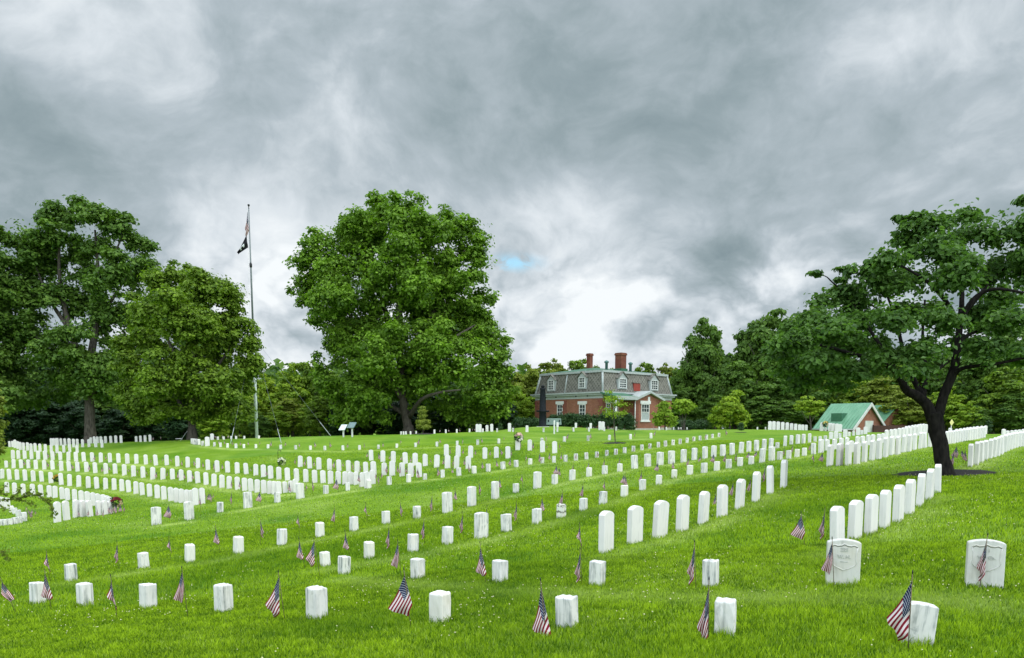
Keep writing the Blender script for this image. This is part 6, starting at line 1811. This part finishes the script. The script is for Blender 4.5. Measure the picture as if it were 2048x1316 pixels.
MULCH_SPOTS = [(1890, 947, 92, 11), (846, 867.5, 22, 3.0), (1230, 886.5, 24, 2.6), (1482, 865, 12, 1.6), (1366, 860, 16, 1.5)]
def grass(name, n, r0, r1, h0, h1, w, power=1.0, pts=None, sec=(-37.5, 37.5)):
    u = rng.random(n)
    r = np.sqrt(r0 * r0 + u ** power * (r1 * r1 - r0 * r0))
    a = np.radians(rng.uniform(sec[0], sec[1], n))
    x, y = r * np.sin(a), r * np.cos(a)
    if pts is not None:
        x, y = pts; n = len(x); r = np.hypot(x, y); r0 = 5.0
    keep = np.ones(n, bool)
    for px, py, hx, hy in MULCH_SPOTS:
        p, D = on_ground(px, py)
        rad = hx * D / F_PX
        d = np.hypot(x - p.x, y - p.y)
        keep &= d > rad * (0.93 + 0.1 * rng.random(n))
    x, y, r = x[keep], y[keep], r[keep]; n = len(x)
    z = ground_z(x, y)
    clump = vnoise(x, y, .22, 11) * .55 + vnoise(x, y, .07, 12) * .45
    big = vnoise(x, y, 1.7, 9)
    h = rng.uniform(h0, h1, n) * (0.55 + 0.9 * clump) * (0.8 + 0.4 * big)
    th = rng.uniform(0, 2 * np.pi, n)
    lean = rng.uniform(0.1, 0.75, n) * h
    la = rng.uniform(0, 2 * np.pi, n)
    ww = w * rng.uniform(0.6, 1.3, n) * (r / r0) ** 0.35
    dx, dy = np.cos(th) * ww / 2, np.sin(th) * ww / 2
    V = np.empty((n, 5, 3))
    mx, my = np.cos(la) * lean, np.sin(la) * lean
    V[:, 0] = np.stack([x - dx, y - dy, z - 0.006], -1); V[:, 1] = np.stack([x + dx, y + dy, z - 0.006], -1)
    V[:, 2] = np.stack([x + dx * .75 + mx * .35, y + dy * .75 + my * .35, z + h * .6], -1)
    V[:, 3] = np.stack([x - dx * .75 + mx * .35, y - dy * .75 + my * .35, z + h * .6], -1)
    V[:, 4] = np.stack([x + mx, y + my, z + h], -1)
    base = np.arange(n) * 5
    T = np.concatenate([np.stack([base, base + 1, base + 2], -1), np.stack([base, base + 2, base + 3], -1), np.stack([base + 3, base + 2, base + 4], -1)])
    tint = np.clip(rng.normal(0.44, 0.33, n) + (clump - .5) * .9, 0, 1)
    pale = np.maximum(streak(x, y) * (rng.random(n) < .8), (rng.random(n) < 0.03 + 0.22 * dry(x, y)) * 0.9)
    rank = np.clip((big - .55) * 1.7, 0, 1)
    me = np_mesh(name, V.reshape(-1, 3), T, M_GRASS, {'tint': np.repeat(tint, 5), 'pale': np.repeat(pale, 5), 'rank': np.repeat(rank, 5)})
    return tag(link(name, me), 'short green grass blades covering the lawn', 'grass', kind='stuff')
M_GRASS = lawn_material(True)
GK = globals().get('GRASS_K', 1.0)
grass('grass', int(330000 * GK), 4.0, 11, 0.024, 0.052, 0.0064)
grass('grass', int(330000 * GK), 11, 22, 0.026, 0.058, 0.0092)
grass('grass', int(230000 * GK), 22, 48, 0.026, 0.058, 0.014)

def tufts():
    """longer untrimmed blades round the feet of the nearer stones"""
    Cs = []
    for key, i, s in allst:
        if s[1] > 24:
            continue
        n = int(130 if s[1] < 11 else 70)
        yaw = stone_yaw(key, i) if s[5] != 'S' else -math.atan2(s[0].x, s[0].y)
        hw, hd = {'B': (.085, .085), 'S': (.165, .06), 'U': (.12, .06)}.get(s[5], (.15, .062))
        a = rng.uniform(-1, 1, n); e = rng.integers(0, 4, n)
        lx = np.where(e < 2, a * hw, np.where(e == 2, hw, -hw)); ly = np.where(e < 2, np.where(e == 0, -hd, hd), a * hd)
        lx = lx * (1 + rng.uniform(0, .25, n)); ly = ly * (1 + rng.uniform(0, .35, n))
        Cs.append(np.stack([s[0].x + lx * math.cos(yaw) - ly * math.sin(yaw), s[0].y + lx * math.sin(yaw) + ly * math.cos(yaw)], -1))
    P = np.concatenate(Cs); return P[:, 0], P[:, 1]
def clover(n):
    r = np.sqrt(16 + rng.random(n) ** 1.3 * (30 ** 2 - 16))
    a = np.radians(rng.uniform(-37, 37, n))
    x, y = r * np.sin(a), r * np.cos(a)
    k = vnoise(x, y, 1.6, 21) * .7 + vnoise(x, y, .5, 22) * .5 + (a > -.1) * .05
    m = k > 0.70
    x, y, r = x[m], y[m], r[m]; n = len(x)
    z = ground_z(x, y) + rng.uniform(0.035, 0.06, n)
    s = rng.uniform(0.005, 0.009, n) * (r / 6) ** 0.25
    O = np.array([[1, 0, 0], [0, 1, 0], [-1, 0, 0], [0, -1, 0], [0, 0, .8], [0, 0, -.8]])
    V = np.stack([x, y, z], -1)[:, None] + O[None] * s[:, None, None]
    f = np.array([[0, 1, 4], [1, 2, 4], [2, 3, 4], [3, 0, 4], [1, 0, 5], [2, 1, 5], [3, 2, 5], [0, 3, 5]])
    F = (np.arange(n) * 6)[:, None, None] + f[None]
    me = np_mesh('clover', V.reshape(-1, 3), F.reshape(-1, 3), mat("clover_white", (0.66, 0.60, 0.38), 0.8)[0], None, True)
    tag(link('clover', me), 'tiny white clover heads scattered over the lawn', 'clover', kind='stuff')
grass('grass', 45000, 1.2, 4.0, 0.024, 0.052, 0.0064, sec=(-62, 62))
for sec_ in ((-62, -37.5), (37.5, 62)):
    grass('grass', 90000, 4.0, 11, 0.024, 0.052, 0.0064, sec=sec_)
    grass('grass', 130000, 11, 48, 0.026, 0.058, 0.0110, sec=sec_)
grass('grass', 10, 4.0, 30, 0.045, 0.090, 0.0056, pts=tufts())
clover(5200)

# dark mulch beds at the feet of the young trees and the big tree
for px, py, hx, hy in MULCH_SPOTS:
    p, D = on_ground(px, py)
    rad = hx * D / F_PX
    n, rings = 40, 6
    V, F = [], []
    for q in range(rings + 1):
        for k in range(n):
            a = 2 * math.pi * k / n
            rr_ = rad * q / rings * (1 + 0.06 * math.sin(3 * a + px) + 0.04 * math.sin(7 * a))
            x, y = p.x + rr_ * math.cos(a), p.y + rr_ * math.sin(a)
            dome = (1 - (q / rings) ** 2)
            V.append((x, y, float(ground_z(x, y)) + 0.012 + dome * 0.05 * min(1, rad) + (0.012 * random.random() if 0 < q < rings else 0)))
    for q in range(rings):
        for k in range(n):
            F.append((q * n + k, (q + 1) * n + k, (q + 1) * n + (k + 1) % n, q * n + (k + 1) % n))
    me = bpy.data.meshes.new('mulch_bed'); me.from_pydata(V, [], F); me.materials.append(M_MULCH)
    tag(link('mulch_bed', me), 'round bed of dark mulch', kind='structure')
